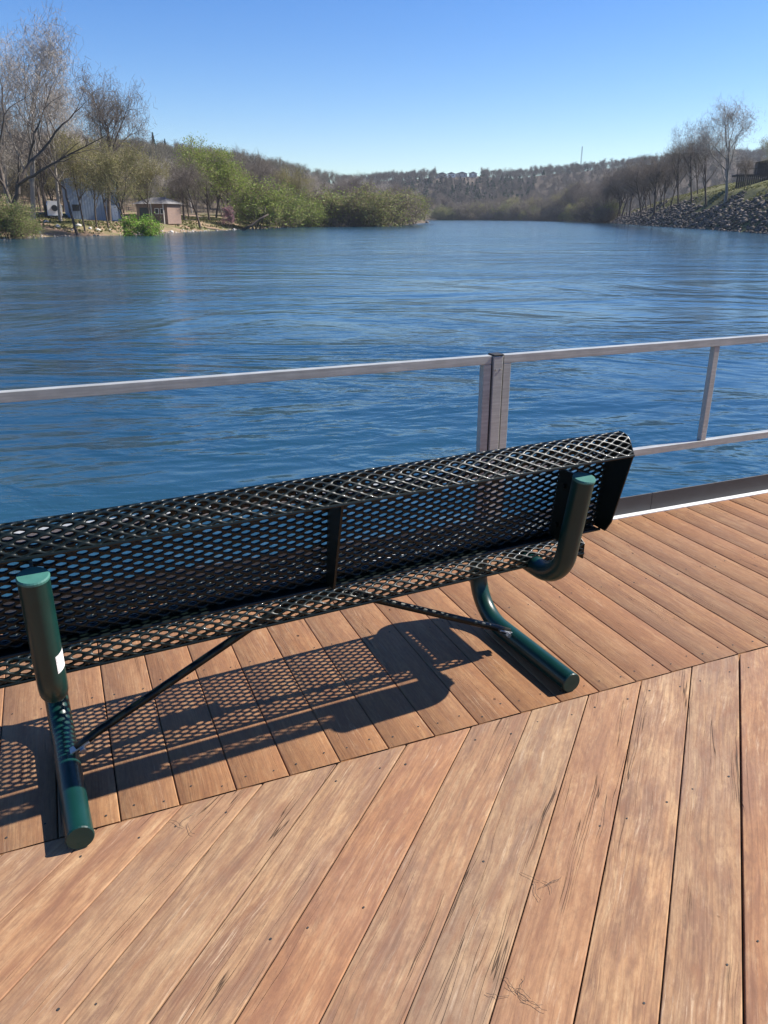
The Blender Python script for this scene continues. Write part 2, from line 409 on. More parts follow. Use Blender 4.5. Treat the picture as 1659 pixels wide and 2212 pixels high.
ca.data.foreach_set('color', np.hstack([np.array(deckC, np.float32), np.ones((len(deckC), 1), np.float32)]).ravel())
link('deck', me, None, M['wood'], kind='structure')
bm = bmesh.new()
MS = Matrix.Rotation(SA, 4, 'Z')
box(bm, -7, 9.5, -6, EDGE-.01, -.34, -.05, 0, MS)  # solid stand-in for the joists, coloured so the board gaps look shaded
link('deck_frame', bmmesh('deck_frame', bm), None, M['under'], kind='structure')

# screws driven in pairs over the joists
bm = bmesh.new()
def screw(p):
    r = random.uniform(.0024, .0036)
    vs = [bm.verts.new((p.x+r*math.cos(a*math.pi/4), p.y+r*math.sin(a*math.pi/4), .0013)) for a in range(8)]
    bm.faces.new(vs)
for kk in range(-14, 26):
    u1 = 2.146 - kk*P
    for v in (SEAM+.05, SEAM+.63, EDGE-.06):
        for t in (.22, .78): screw(sv(u1-P*t+random.uniform(-.006,.006), v+random.uniform(-.02,.02)))
for kk in range(-14, 22):
    u1 = 2.146 - kk*P2
    for v in (SEAM-.07, SEAM-.50, SEAM-.93, SEAM-1.36, SEAM-1.79):
        for t in (.2, .8):
            if random.random() < .8: screw(sv(u1-P2*t, SEAM-.003) - D2*((SEAM-v)/math.sin(R(44.3))+random.uniform(-.02,.02)))
link('deck_screws', bmmesh('deck_screws', bm), None, M['seamdark'], kind='structure')

# edge angle and toe plate
bm = bmesh.new(); box(bm, -7, 9.5, EDGE+.002, EDGE+.036, -.02, .006, .0015, MS)
edge = empty('toe_board', sv(0, EDGE+.05), 0, label='grey toe board, coloured dark for its shaded face, running along the outer edge of the wooden deck', cat='toe board')
o = link('edge_strip', bmmesh('edge_strip', bm), edge, M['strip'], label='aluminium strip coloured sunlit bright at the foot of the grey toe board'); o.matrix_parent_inverse = Matrix.Translation(-edge.location)
bm = bmesh.new()
box(bm, -7, 2.855, EDGE+.0365, EDGE+.0445, -.25, .102, .001, MS); box(bm, 2.858, 9.5, EDGE+.0365, EDGE+.0445, -.25, .102, .001, MS)
o = link('upright_plate', bmmesh('upright_plate', bm), edge, M['toe']); o.matrix_parent_inverse = Matrix.Translation(-edge.location)

# ------------------------------------------------------------------ railing
RV = EDGE + .075
def rail_panel(u0, u1, pickets, label):
    t = empty('metal_railing', sv(u0, RV), SA, label=label, cat='railing', group='metal railings along the deck edge')
    L = u1-u0; w = .0195
    def part(name, *a):
        bm = bmesh.new(); box(bm, *a, .0018); return link(name, bmmesh(name, bm), t, M['alu'])
    part('top_rail', 0, L, -w, w, .866, .905)
    part('mid_rail', .0395, L-.0395, -w+.001, w-.001, .318, .355)
    part('upright', 0, .039, -w+.0005, w-.0005, -.2, .8655); part('upright', L-.039, L, -w+.0005, w-.0005, -.2, .8655)
    for q in pickets:
        part('picket', q-u0-.017, q-u0+.017, -.016, .016, .3555, .8655)
    return t
POST = 1.856
rail_panel(POST+.0335, 6.32, [3.185, 4.72], 'right aluminium railing panel with a slim picket between its top and middle rails')
rail_panel(-1.95, POST-.0335, [-.80], 'left aluminium railing panel running behind the bench to the left picture edge')
pt = empty('railing_post', sv(POST, RV), SA, label='square aluminium railing post with dark seams between the two railing panels', cat='post')
bm = bmesh.new(); box(bm, -.025, .025, -.026, .026, -.3, .902, .003); link('post_tube', bmmesh('post_tube', bm), pt, M['alu'])
bm = bmesh.new(); box(bm, -.027, .027, -.028, .028, .9025, .911, .003); link('post_cap', bmmesh('post_cap', bm), pt, M['seamdark'])
bm = bmesh.new()
for s in (-1, 1): box(bm, s*.0297-.0038, s*.0297+.0038, -.012, .012, -.2, .86)
link('gap_shade_strip', bmmesh('gap_shade_strip', bm), pt, M['seamdark'])  # added dark strips stand in for shade in the open gaps
for z in (.42, .84):
    for s in (-1, 1):
        bm = bmesh.new(); disc(bm, (s*.012, -.026, z), (0, -1, 0), .0045, .003, 10); link('bolt', bmmesh('bolt', bm), pt, M['steel'])

# ------------------------------------------------------------------ bench
BA = R(26.3)
PR = Vector((.62838, 2.21294, 0)); bd = Vector((math.cos(BA), math.sin(BA), 0)); bn = Vector((-math.sin(BA), math.cos(BA), 0))
HALF = .780
bench = empty('park_bench', PR - bd*HALF, BA, label='dark green metal mesh bench seen from behind on bent pipe legs, standing on the deck', cat='bench')
XE = HALF + .195
LW, SW, TT = .0508, .0235, .0085
def expanded(name, prof, x0, x1, parent, rows_off=0):
    pr = rounded([(0, a, z) for a, z in prof[0]], prof[1], 8)
    arc = [0.]
    for i in range(1, len(pr)): arc.append(arc[-1] + (pr[i]-pr[i-1]).length)
    tot = arc[-1]; nj = max(1, int(round(tot/(SW/2)))); hs = tot/nj
    arc = np.array(arc); PA = np.array([(p.y, p.z) for p in pr])
    ni = int(round((x1-x0)/LW)); lw = (x1-x0)/ni
    th = []
    for q in range(4):
        c0 = [(lw/2, 0), (0, hs), (-lw/2, 0), (0, -hs)][q]; c1 = [(lw/2, 0), (0, hs), (-lw/2, 0), (0, -hs)][(q+1) % 4]
        for t in (0, .25, .5, .75): th.append((c0[0]*(1-t)+c1[0]*t, c0[1]*(1-t)+c1[1]*t))
    outer = np.array(th)
    ang = np.arctan2(outer[:,1]*(lw/2/hs), outer[:,0])
    ax, ay, pw = lw/2-.0130, hs-.0063, 2.1
    ca, sa = np.cos(ang), np.sin(ang); rad = (np.abs(ca/ax)**pw + np.abs(sa/ay)**pw)**(-1/pw)
    inner = np.stack([ca*rad, sa*rad], 1)
    mid = outer*.30 + inner*.70
    rings = [(outer, .5, 0.), (mid, .44, .10), (inner, .0, .16), (mid, -.44, .10), (outer, -.5, 0.)]
    tmplU, tmplV, tmplH = [], [], []
    for pts, h, tw in rings:
        tmplU.append(pts[:,0]); tmplV.append(pts[:,1]); tmplH.append(h*TT + tw*pts[:,1]*1.5)
    tu, tv, thh = map(np.concatenate, (tmplU, tmplV, tmplH)); n = len(outer)
    fq = []
    for r in range(4):
        for i in range(n):
            j = (i+1) % n; fq.append((r*n+i, r*n+j, (r+1)*n+j, (r+1)*n+i))
    fq = np.array(fq)
    cu, cv = [], []
    for j in range(0, nj+1):
        for i in range(ni+1):
            u = x0 + i*lw + (lw/2 if j % 2 else 0)
            if u > x1 + 1e-6: continue
            cu.append(u); cv.append(j*hs)
    cu, cv = np.array(cu), np.array(cv)
    U = cu[:,None]+tu[None]; Vv = cv[:,None]+tv[None]; Hh = np.broadcast_to(thh, U.shape).copy()
    U = np.clip(U, x0, x1); Vc = np.clip(Vv, 0, tot)
    A = np.interp(Vc, arc, PA[:,0]); Z = np.interp(Vc, arc, PA[:,1])
    e = .004
    dA = np.interp(np.clip(Vc+e,0,tot), arc, PA[:,0]) - np.interp(np.clip(Vc-e,0,tot), arc, PA[:,0])
    dZ = np.interp(np.clip(Vc+e,0,tot), arc, PA[:,1]) - np.interp(np.clip(Vc-e,0,tot), arc, PA[:,1])
    l = np.hypot(dA, dZ)+1e-9; nA, nZ = -dZ/l, dA/l
    V3 = np.stack([U, A+nA*Hh, Z+nZ*Hh], -1).reshape(-1, 3)
    FQ = (np.arange(len(cu))[:,None,None]*len(tu) + fq[None]).reshape(-1, 4)
    me = npmesh(name, V3, FQ)
    b = bmesh.new(); b.from_mesh(me); bmesh.ops.remove_doubles(b, verts=b.verts, dist=.00008)
    bad = [f for f in b.faces if f.calc_area() < 1e-9]
    bmesh.ops.delete(b, geom=bad, context='FACES')
    b.to_mesh(me); b.free()
    me.polygons.foreach_set('use_smooth', np.ones(len(me.polygons), dtype=bool))
    return link(name, me, parent, M['mesh'])
def rod(name, pts, r, parent, mat, seg=12, cap=True):
    bm = bmesh.new(); tube(bm, pts, r, seg, cap); return link(name, bmmesh(name, bm, True), parent, mat)
def plate(bm, x, pts, t=.005):
    """flat plate of thickness t in the plane across the bench"""
    a = [bm.verts.new((x-t/2, p[0], p[1])) for p in pts]; b = [bm.verts.new((x+t/2, p[0], p[1])) for p in pts]
    bm.faces.new(a[::-1]); bm.faces.new(b)
    for i in range(len(pts)):
        j = (i+1) % len(pts); bm.faces.new((a[i], a[j], b[j], b[i]))
# backrest
BP = ([(.179,.508), (.152,.735), (.134,.848), (.070,.862), (.033,.797)], [.3, .045, .045])
back = expanded('backrest', BP, -XE+.004, XE-.004, bench)
lip, bot = (.032, .796), (.150, .503)
bm = bmesh.new()
tube(bm, [(-XE, *lip), (XE, *lip)], .0048, 8, True)
tube(bm, [(-XE, bot[0], bot[1]), (XE, bot[0], bot[1])], .0055, 8, True)
box(bm, -XE+.004, XE-.004, .150, .183, .500, .506, .001); box(bm, -XE+.004, XE-.004, .1835, .1885, .500, .528, .001)
link('rim', bmmesh('rim', bm, False), back, M['mesh'])
pf = [(v.y, v.z) for v in rounded([(0, a, z) for a, z in BP[0]], BP[1], 5)]
for s in (-1, 1):
    bm = bmesh.new(); plate(bm, s*(XE+.0005), pf+[(.098,.545),(.122,.506)], .005); link('end_plate', bmmesh('end_plate', bm), back, M['mesh'])
bm = bmesh.new(); plate(bm, -.02, [(.120,.508), (.173,.508), (.146,.735), (.128,.838), (.075,.850), (.042,.800)], .007)
link('centre_rib', bmmesh('centre_rib', bm), back, M['mesh'])
# seat
SP = ([(.236,.378), (.236,.412), (.262,.426), (.400,.418), (.530,.428), (.556,.412), (.556,.375)], [.012, .02, .3, .02, .015])
seat = expanded('seat', SP, -XE-.015, XE+.015, bench)
bm = bmesh.new()
[tube(bm, [(-XE-.018, a, .375), (XE+.018, a, .375)], .006, 8, True) for a in (.2365, .5555)]
link('rim', bmmesh('rim', bm), seat, M['mesh'])
for s in (-1, 1):
    bm = bmesh.new(); plate(bm, s*(XE+.019), [(.238,.352), (.554,.352), (.556,.41), (.532,.427), (.40,.419), (.26,.425), (.237,.41)], .005)
    x0_, x1_ = sorted((s*(XE-.075), s*(XE+.014))); box(bm, x0_, x1_, .285, .535, .4060, .4115, .001)
    link('end_plate', bmmesh('end_plate', bm), seat, M['mesh'])
# frames: one bent pipe each, closed by two caps
PRAD = .0345
for s in (-1, 1):
    X = s*HALF
    path = rounded([(X, 0.0, PRAD+.001), (X, .575, PRAD+.001), (X, .590, .378), (X, .098, .368), (X, .032, .745)], [.17, .075, .13], 12)
    bm = bmesh.new(); tube(bm, path, PRAD, 28)
    fr = link('leg_frame', bmmesh('leg_frame', bm, True), bench, M['green'])
    bm = bmesh.new(); disc(bm, path[0], path[0]-path[1], PRAD+.0008, .008, 28); link('end_cap', bmmesh('end_cap', bm), fr, M['green'])
    bm = bmesh.new(); disc(bm, path[-1], path[-1]-path[-2], PRAD+.0012, .009, 28); link('end_cap', bmmesh('end_cap', bm), fr, M['cap'])  # top cap takes the lighter green that paints in its light
    # gusset between the pole and the backrest, and plates that carry the seat
    bm = bmesh.new(); plate(bm, X-s*.000, [(.050,.750), (.143,.752), (.168,.540), (.160,.512), (.095,.500)], .008)
    for z, a in ((.70, .115), (.56, .135)):
        disc(bm, (X-.004, a, z), (-1, 0, 0), .009, .008, 10)
    link('back_bracket', bmmesh('back_bracket', bm), fr, M['mesh'])
    bm = bmesh.new(); box(bm, min(X-s*.075, X+s*.105), max(X-s*.075, X+s*.105), .285, .535, .4065, .4125, .001)
    for a in (.30, .50): disc(bm, (X-.05, a, .4065), (0, 0, -1), .010, .012, 8)
    link('seat_plate', bmmesh('seat_plate', bm), fr, M['mesh'])
    if s < 0:   # paper label wrapped round the side of the pole
        up = (path[-1]-path[-6]).normalized() if False else (Vector((0, .032-.098, .745-.368))).normalized()
        c0 = Vector((X, .032, .745)) - up*.235; e1 = Vector((1, 0, 0)); e2 = up.cross(e1).normalized()
        bm = bmesh.new(); uvs = []
        na, nh = 10, 6; grid = []
        for j in range(nh+1):
            row = []
            for i in range(na+1):
                a = R(-62+50*i/na); hgt = -.026+.052*j/nh + .006*(i/na)
                row.append(bm.verts.new(c0 + up*hgt + (e1*math.cos(a)+e2*math.sin(a)*(-1 if e2.y > 0 else 1)*-1*(1))*(PRAD+.0006)))
            grid.append(row)
        for j in range(nh):
            for i in range(na): bm.faces.new((grid[j][i], grid[j][i+1], grid[j+1][i+1], grid[j+1][i]))
        k = N('paper_label'); oc = k.co('Object'); spz = k.n.new('ShaderNodeSeparateXYZ'); k.l.new(oc, spz.inputs[0])
        ln = k.ramp(k.math('FRACT', k.math('MULTIPLY', spz.outputs[2], 110.)), (.30, 0.), (.36, 1.))
        nn = k.ramp(k.noise(k.mapv(oc, (300, 300, 60)), 1., 2), (.50, 0.), (.54, 1.))
        k.set(Base_Color=k.mix(k.math('MULTIPLY', k.math('MULTIPLY', ln, nn), .35), (.78, .77, .76), (.25, .25, .27)), Roughness=.6)
        link('paper_label', bmmesh('paper_label', bm, True), fr, k.m, label='small white paper label stuck on the left rear pole')
# braces from the middle of the seat down to the feet
bkt = bmesh.new()
box(bkt, -.10, .10, .315, .395, .392, .398, .001); box(bkt, -.10, .10, .352, .358, .350, .392, .0)
for x in (-.075, .075): disc(bkt, (x, .352, .372), (0, -1, 0), .010, .010, 8)
link('seat_bracket', bmmesh('seat_bracket', bkt), bench, M['mesh'])
for s in (-1, 1):
    p = rounded([(s*.05, .340, .372), (s*.115, .340, .366), (s*(HALF-.085), .330, .098), (s*(HALF-.028), .318, .072)], [.10, .12], 6)
    bm = bmesh.new(); tube(bm, p, .0125, 14, True)
    br = link('brace', bmmesh('brace', bm, True), bench, M['mesh'])
    bm = bmesh.new(); box(bm, -.036, .022, -.014, .014, -.003, .003, .001, Matrix.Translation((s*(HALF-.045), .318, .080)) @ Matrix.Rotation(s*R(22), 4, 'Y'))
    disc(bm, (s*(HALF-.045), .305, .072), (0, -1, 0), .009, .012, 8)
    link('brace_tab', bmmesh('brace_tab', bm), br, M['steel'])

# ------------------------------------------------------------------ twig litter on the boards
def litter(x, y, n, seed, label):
    r = random.Random(seed); bm = bmesh.new()
    for i in range(n):
        a = r.uniform(0, 6.28); p = Vector((r.gauss(0, .012), r.gauss(0, .008), .0022)); pts = [p.copy()]
        for k in range(5):
            a += r.uniform(-.7, .7); p = p + Vector((math.cos(a), math.sin(a), 0))*r.uniform(.006, .013)
            p.z = .0022+r.uniform(0, .004); pts.append(p.copy())
        tube(bm, pts, .00045, 5, True)
    o = link('twig_litter', bmmesh('twig_litter', bm), None, M['bark'], label=label, cat='litter'); o.location = (x, y, .001)
def gpx(px, py):
    rx, ry, rz = px-CX, F*math.cos(TH)-(py-CY)*math.sin(TH), -(F*math.sin(TH)+(py-CY)*math.cos(TH)); t = -CAMH/rz
    return rx*t, ry*t
litter(*gpx(1168, 1905), 5, 1, 'wisp of dry dark twigs lying on the boards near the lower right')
litter(*gpx(1118, 2152), 7, 2, 'tangle of dry rootlets on the boards at the bottom edge of the picture')
litter(*gpx(400, 1782), 3, 3, 'crumbs of dry plant litter just below the deck joint, right of the left bench foot')

# ------------------------------------------------------------------ trees
def seg_mesh(S, sides=3):
    """S (n,8): p0 p1 r0 r1 -> open tapered prisms"""
    S = np.asarray(S, float); p0, p1, r0, r1 = S[:,:3], S[:,3:6], S[:,6], S[:,7]
    t = p1-p0; t /= np.linalg.norm(t, axis=1)[:,None]+1e-9
    h = np.where(np.abs(t[:,2:3]) > .9, np.array([[1.,0,0]]), np.array([[0,0,1.]]))
    a = np.cross(t, h); a /= np.linalg.norm(a, axis=1)[:,None]+1e-9; b = np.cross(t, a)
    n = len(S); Vv = np.empty((n, 2*sides, 3))
    for k in range(sides):
        c, s = math.cos(2*math.pi*k/sides), math.sin(2*math.pi*k/sides)
        Vv[:,k] = p0 + (a*c+b*s)*r0[:,None]; Vv[:,sides+k] = p1 + (a*c+b*s)*r1[:,None]
    fq = np.array([(k, (k+1)%sides, sides+(k+1)%sides, sides+k) for k in range(sides)])
    return Vv.reshape(-1, 3), (np.arange(n)[:,None,None]*2*sides + fq[None]).reshape(-1, 4)
def leaf_mesh(C, size, rnd):
    n = len(C); a = rnd.normal(size=(n,3)); a /= np.linalg.norm(a, axis=1)[:,None]
    b = np.cross(a, rnd.normal(size=(n,3))); b /= np.linalg.norm(b, axis=1)[:,None]
    s = (size*rnd.uniform(.6, 1.3, n))[:,None]
    Vv = np.stack([C-a*s-b*s*.5, C+a*s*.2-b*s*.7, C+a*s+b*s*.4, C-a*s*.3+b*s*.7], 1)
    return Vv.reshape(-1, 3), np.arange(4*n).reshape(n, 4)
def grow(rg, p, d, L, r, lev, prm, out, tips):
    ns = prm['seg'][lev]; pts = [p]; wander = prm['wander'][lev]; up = prm['up'][lev]
    for i in range(ns):
        d = (d + Vector((rg.gauss(0, wander), rg.gauss(0, wander), rg.gauss(0, wander))) + Vector((0, 0, up))).normalized()
        q = p + d*(L/ns)
        ra = r*(1-(i/ns)*(1-prm['tip'])); rb = r*(1-((i+1)/ns)*(1-prm['tip']))
        out[lev].append((*p, *q, ra, rb)); p = q; pts.append((p.copy(), d.copy(), rb))
    if lev >= prm['lev']: tips.append(p); return
    nb = prm['nb'][lev]; f0 = prm['from'][lev]
    for c in range(nb):
        f = f0 + (1-f0)*(c+rg.random())/nb; k = min(ns-1, max(0, int(f*ns))); bp, bdir, br = pts[k+1] if k+1 < len(pts) else pts[-1]
        ang = rg.uniform(*prm['ang'][lev]); az = rg.random()*6.283
        ax = bdir.orthogonal().normalized(); ax.rotate(Matrix.Rotation(az, 3, bdir))
        nd = (Matrix.Rotation(ang, 3, ax) @ bdir)
        grow(rg, bp, nd, L*prm['ratio'][lev]*rg.uniform(.7, 1.15)*(1.15-.45*f), br*prm['rr'][lev]*rg.uniform(.75, 1.), lev+1, prm, out, tips)
BASE = dict(lev=4, seg=[6,5,4,3,2], wander=[.05,.13,.17,.2,.25], up=[.02,.05,.05,.04,.02], nb=[9,6,5,5,0], ang=[(.45,.85),(.4,.85),(.4,.9),(.4,1.),(.4,1.)],
            ratio=[.62,.58,.56,.55,.5], rr=[.62,.60,.60,.62,.6], tip=.42, **{'from': [.22,.18,.12,.1,.1]})
def make_tree(seed, H, r0, leaf=0, lsize=.12, spread=.5, **over):
    prm = dict(BASE); prm.update(over); rg = random.Random(seed); out = [[] for _ in range(6)]; tips = []
    stems = prm.get('stems', 1)
    for s in range(stems):
        d = Vector((rg.gauss(0, .06), rg.gauss(0, .06), 1)) if stems == 1 else Vector((rg.gauss(0, .45), rg.gauss(0, .45), 1))
        if 'lean' in prm: d = Vector(prm['lean'])
        b = Vector((0, 0, -.2)) if stems == 1 else Vector((rg.gauss(0, H*.06), rg.gauss(0, H*.06), -.2))
        grow(rg, b, d.normalized(), H*prm.get('trunkf', .62)*(1 if stems == 1 else rg.uniform(.7, 1.1)), r0, 0, prm, out, tips)
    V1, F1 = seg_mesh([s for l in (0,1) for s in out[l]], 6)
    V1b, F1b = seg_mesh(out[2], 4); 
    Vt = np.vstack([V1, V1b]); Ft = np.vstack([F1, F1b+len(V1)])
    tw = np.array([s for l in (3,4,5) for s in out[l]])
    nf = prm.get('fuzz', 2600 if not leaf else 1500)
    if nf:
        rn = np.random.RandomState(seed+100); T = np.array([tuple(t) for t in tips]); k_ = H/20
        w_ = T[rn.randint(0, len(T), nf)] + rn.normal(size=(nf,3))*.75*k_; d_ = rn.normal(size=(nf,3))*.28*k_; d_[:,2] = np.abs(d_[:,2])+.1*k_
        tw = np.vstack([tw, np.hstack([w_-d_, w_+d_, np.full((nf,1), .007), np.full((nf,1), .004)])])
    tw[:,6:8] = np.maximum(tw[:,6:8], prm.get('minr', .015))
    Vc, Fc = seg_mesh(tw, 3)
    nt = len(Fc)
    if leaf:
        rn = np.random.RandomState(seed); T = np.array([tuple(t) for t in tips]); w = T[rn.randint(0, len(T), leaf)] + rn.normal(size=(leaf,3))*spread
        Vl, Fl = leaf_mesh(w, lsize, rn); Fc = np.vstack([Fc, Fl+len(Vc)]); Vc = np.vstack([Vc, Vl])
    zmax = Vc[:,2].max(); sc = H/zmax
    return dict(trunk=(Vt*sc, Ft), crown=(Vc*sc, Fc, nt), h=H)
def tree_mesh(name, T, bark, twig, leafm=None):
    mt = npmesh(name+'_trunk', *T['trunk'], smooth=True); mt.materials.append(bark)
    mc = npmesh(name+'_crown', T['crown'][0], T['crown'][1]); mc.materials.append(twig)
    if leafm:
        mc.materials.append(leafm); mi = np.zeros(len(T['crown'][1]), np.int32); mi[T['crown'][2]:] = 1
        mc.polygons.foreach_set('material_index', mi[:len(mc.polygons)])
    return (mt, mc, T['h'])
PT = {}
PT['bareA'] = tree_mesh('bareA', make_tree(3, 20, .34, nb=[11,7,6,5,0]), M['bark'], M['twig'])
PT['bareB'] = tree_mesh('bareB', make_tree(8, 20, .30, ang=[(.25,.6),(.3,.7),(.3,.8),(.4,.9),(.4,1.)], trunkf=.7), M['bark'], M['twig'])
PT['bareC'] = tree_mesh('bareC', make_tree(21, 20, .30, nb=[9,7,6,5,0], fuzz=2500, ang=[(.25,.65),(.3,.7),(.3,.8),(.4,.9),(.4,1.)], **{'from': [.34,.2,.15,.1,.1]}), M['palebark'], M['paletwig'])
PT['pale'] = tree_mesh('pale', make_tree(5, 20, .34, nb=[10,7,5,4,0], ang=[(.2,.55),(.3,.7),(.3,.8),(.4,.9),(.4,1.)], trunkf=.72), M['palebark'], M['paletwig'])
PT['olive'] = tree_mesh('olive', make_tree(12, 14, .20, leaf=6500, lsize=.085, spread=.42, nb=[11,6,5,4,0], trunkf=.66, **{'from':[.22,.18,.1,.1,.1]}), M['bark'], M['budtwig'], M['olive'])
PT['lime'] = tree_mesh('lime', make_tree(14, 14, .17, leaf=8500, lsize=.11, spread=.50, nb=[12,6,5,4,0], ang=[(.4,.85)]*5, trunkf=.66, **{'from':[.14,.15,.1,.1,.1]}), M['bark'], M['budtwig'], M['lime'])
PT['thicket'] = tree_mesh('thicket', make_tree(17, 7, .07, leaf=5600, lsize=.10, spread=.36, stems=9, lev=3, nb=[10,6,6,0], seg=[5,4,3,2,2], trunkf=.7, minr=.012, fuzz=3000, **{'from':[.04,.1,.1,.1,.1]}), M['bark'], M['budtwig'], M['shrub'])
PT['limebush'] = tree_mesh('limebush', make_tree(19, 7, .07, leaf=6200, lsize=.105, spread=.38, stems=8, lev=3, nb=[10,6,6,0], seg=[5,4,3,2,2], trunkf=.7, minr=.012, fuzz=1500, **{'from':[.04,.1,.1,.1,.1]}), M['bark'], M['budtwig'], M['lime'])
PT['brownbush'] = tree_mesh('brownbush', make_tree(23, 7, .07, leaf=1800, lsize=.09, spread=.36, stems=9, lev=3, nb=[10,7,6,0], seg=[5,4,3,2,2], trunkf=.7, minr=.018, fuzz=5000, **{'from':[.04,.1,.1,.1,.1]}), M['bark'], M['twig'], M['olive'])
PT['bright'] = tree_mesh('bright', make_tree(29, 3, .04, leaf=5200, lsize=.07, spread=.22, stems=5, lev=3, nb=[6,5,4,0], seg=[4,3,3,2,2], trunkf=.7), M['bark'], M['budtwig'], M['bright'])
PT['pink'] = tree_mesh('pink', make_tree(31, 4, .05, leaf=1400, lsize=.06, spread=.15, lev=3, nb=[7,6,5,0], trunkf=.6), M['bark'], M['twig'], M['pink'])
def cedar(seed, H):
    rn = np.random.RandomState(seed); n = 2600; t = rn.uniform(0, 1, n)**.8; a = rn.uniform(0, 6.283, n)
    r = (1-t)*H*.20*(.55+.45*rn.uniform(size=n))*(.85+.2*np.sin(t*40)); C = np.stack([np.cos(a)*r, np.sin(a)*r, H*.06+t*H*.94], 1)
    V1, F1 = leaf_mesh(C, .22, rn); Vt, Ft = seg_mesh([(0,0,-.2,0,0,H*.95,.14,.02)], 6)
    return dict(trunk=(Vt, Ft), crown=(V1, F1, 0), h=H)
PT['cedar'] = tree_mesh('cedar', cedar(2, 9), M['bark'], M['cedar'], M['cedar'])
def shoreY(px, off=3.):
    pys = dict(zip([0,120,250,400,540,620,700,790,880,925,940,1060,1180,1260,1330,1400,1480,1560,1659],
                   [515.5,511,508.5,502,495,490.5,488,488.5,485.5,481,475.3,475.2,476.3,478.5,483,488,492.5,498,505]))
    return float(2.25*1778/(np.interp(px, list(pys), list(pys.values()))-468)) + off
def plant(name, kind, px, base_y, top_y, label, cat='tree', group=None, Y=None, sx=1., rz=None, z=None):
    """stand a tree at a bearing and distance; base_y is where its foot shows"""
    if Y is None: X, Y = wl(px, base_y)
    X = (px-CX)/1778*Y*1.0
    g = gh(X, Y) if z is None else z
    Ht = W(px, top_y, Y).z - g
    mt, mc, H = PT[kind]; s = Ht/H
    rz = random.uniform(0, 6.28) if rz is None else rz
    e = empty(name, (X, Y, g), rz, label=label, cat=cat, group=group); e.scale = (s*sx, s*sx, s)
    a = bpy.data.objects.new('trunk', mt); COL.objects.link(a); a.parent = e
    b = bpy.data.objects.new('crown', mc); COL.objects.link(b); b.parent = e
    return e
# left bank, near to far
plant('bare_tree', 'pale', 68, 0, 5, 'tallest pale bare tree at the left picture edge, behind the leaning dark tree', Y=104)
plant('bare_tree', 'pale', -25, 0, 20, 'pale bare tree cut by the left picture edge, left of the tallest one', Y=100)
plant('bare_tree', 'bareC', 130, 0, 130, 'mid-height pale grey bare tree right of the tallest one on the left bank', Y=112)
plant('bare_tree', 'bareC', 20, 0, 185, 'mid-height bare tree standing behind the leaning dark tree', Y=108)
plant('bare_tree', 'bareA', 100, 0, 235, 'brown bare tree behind the white camper', Y=118)
plant('bare_tree', 'bareA', 236, 0, 112, 'dark bare tree with open round crown rising alone above the left hillside', Y=122, sx=.85)
plant('bare_tree', 'pale', 22, 0, 45, 'pale bare tree between the tallest one and the left picture edge', Y=110)
plant('bare_tree', 'bareB', 165, 0, 205, 'brown bare tree left of the round-crowned dark tree', Y=126, sx=1.1)
plant('slim_tree', 'olive', 232, 0, 300, 'slim budding tree in front of the right half of the blue-grey wall', Y=112, sx=.8)
plant('lime_tree', 'lime', 492, 0, 318, 'lime green leafing tree right of the tall one', Y=164, sx=1.2)
plant('lime_tree', 'lime', 335, 0, 385, 'small yellow-green tree behind the cabin roof', Y=150, sx=1.3)
plant('slim_tree', 'olive', 180, 0, 268, 'slim budding tree with dark trunk left of the big blue-grey building front', Y=106, sx=.8)
plant('slim_tree', 'olive', 206, 0, 290, 'slim budding tree with dark trunk against the blue-grey wall', Y=110, sx=.8)
plant('budding_tree', 'olive', 270, 0, 285, 'olive budding tree with straight trunk at the water edge before the small cabin', Y=104, sx=1.05)
plant('budding_tree', 'olive', 322, 0, 330, 'yellowish budding tree left of the cabin roof', Y=128, sx=1.1)
plant('budding_tree', 'olive', 235, 0, 300, 'olive budding tree over the right end of the blue-grey building', Y=132, sx=1.1)
plant('budding_tree', 'olive', 120, 0, 320, 'low budding tree between the camper and the slim dark trunks', Y=130, sx=1.2)
plant('bare_tree', 'bareB', 385, 0, 320, 'brown bare tree right of the cabin', Y=150)
plant('bare_tree', 'bareB', 352, 0, 345, 'lower brown bare tree just behind the cabin', Y=156)
plant('lime_tree', 'lime', 452, 0, 282, 'tall lime green leafing tree in the middle of the left bank', Y=160, sx=1.4)
plant('lime_tree', 'lime', 408, 0, 345, 'smaller lime green leafing tree left of the tall one', Y=168, sx=1.4)
plant('bare_tree', 'bareB', 505, 0, 300, 'bare brown tree right of the tall lime green tree', Y=175)
plant('bare_tree', 'bareA', 545, 0, 318, 'wide bare tree above the lime green bushes of the left bank', Y=190)
plant('bare_tree', 'bareB', 480, 0, 330, 'bare tree behind the tall lime green tree', Y=200)
plant('bare_tree', 'bareB', 600, 0, 328, 'bare tree at the right end of the tall left bank trees', Y=205, sx=1.1)
plant('bare_tree', 'bareA', 640, 0, 352, 'low wide bare tree left of the shrub point', Y=225, sx=1.2)
plant('lime_bush', 'limebush', 560, 0, 365, 'large lime green bush leaning over the water right of the fallen log', Y=shoreY(560,5), sx=1.35, cat='bush')
plant('lime_bush', 'limebush', 612, 0, 385, 'lime green bush in the middle of the bright waterside bushes', Y=shoreY(612,4), sx=1.3, cat='bush')
plant('lime_bush', 'limebush', 655, 0, 418, 'lower lime green bush at the right end of the bright waterside bushes', Y=shoreY(655,4), sx=1.35, cat='bush')
plant('lime_bush', 'limebush', 520, 0, 425, 'lime green bush above the pink blossom tree', Y=178, sx=1.0, cat='bush')
plant('blossom_tree', 'pink', 500, 0, 440, 'small pink blossom tree beside the fallen log', Y=144)
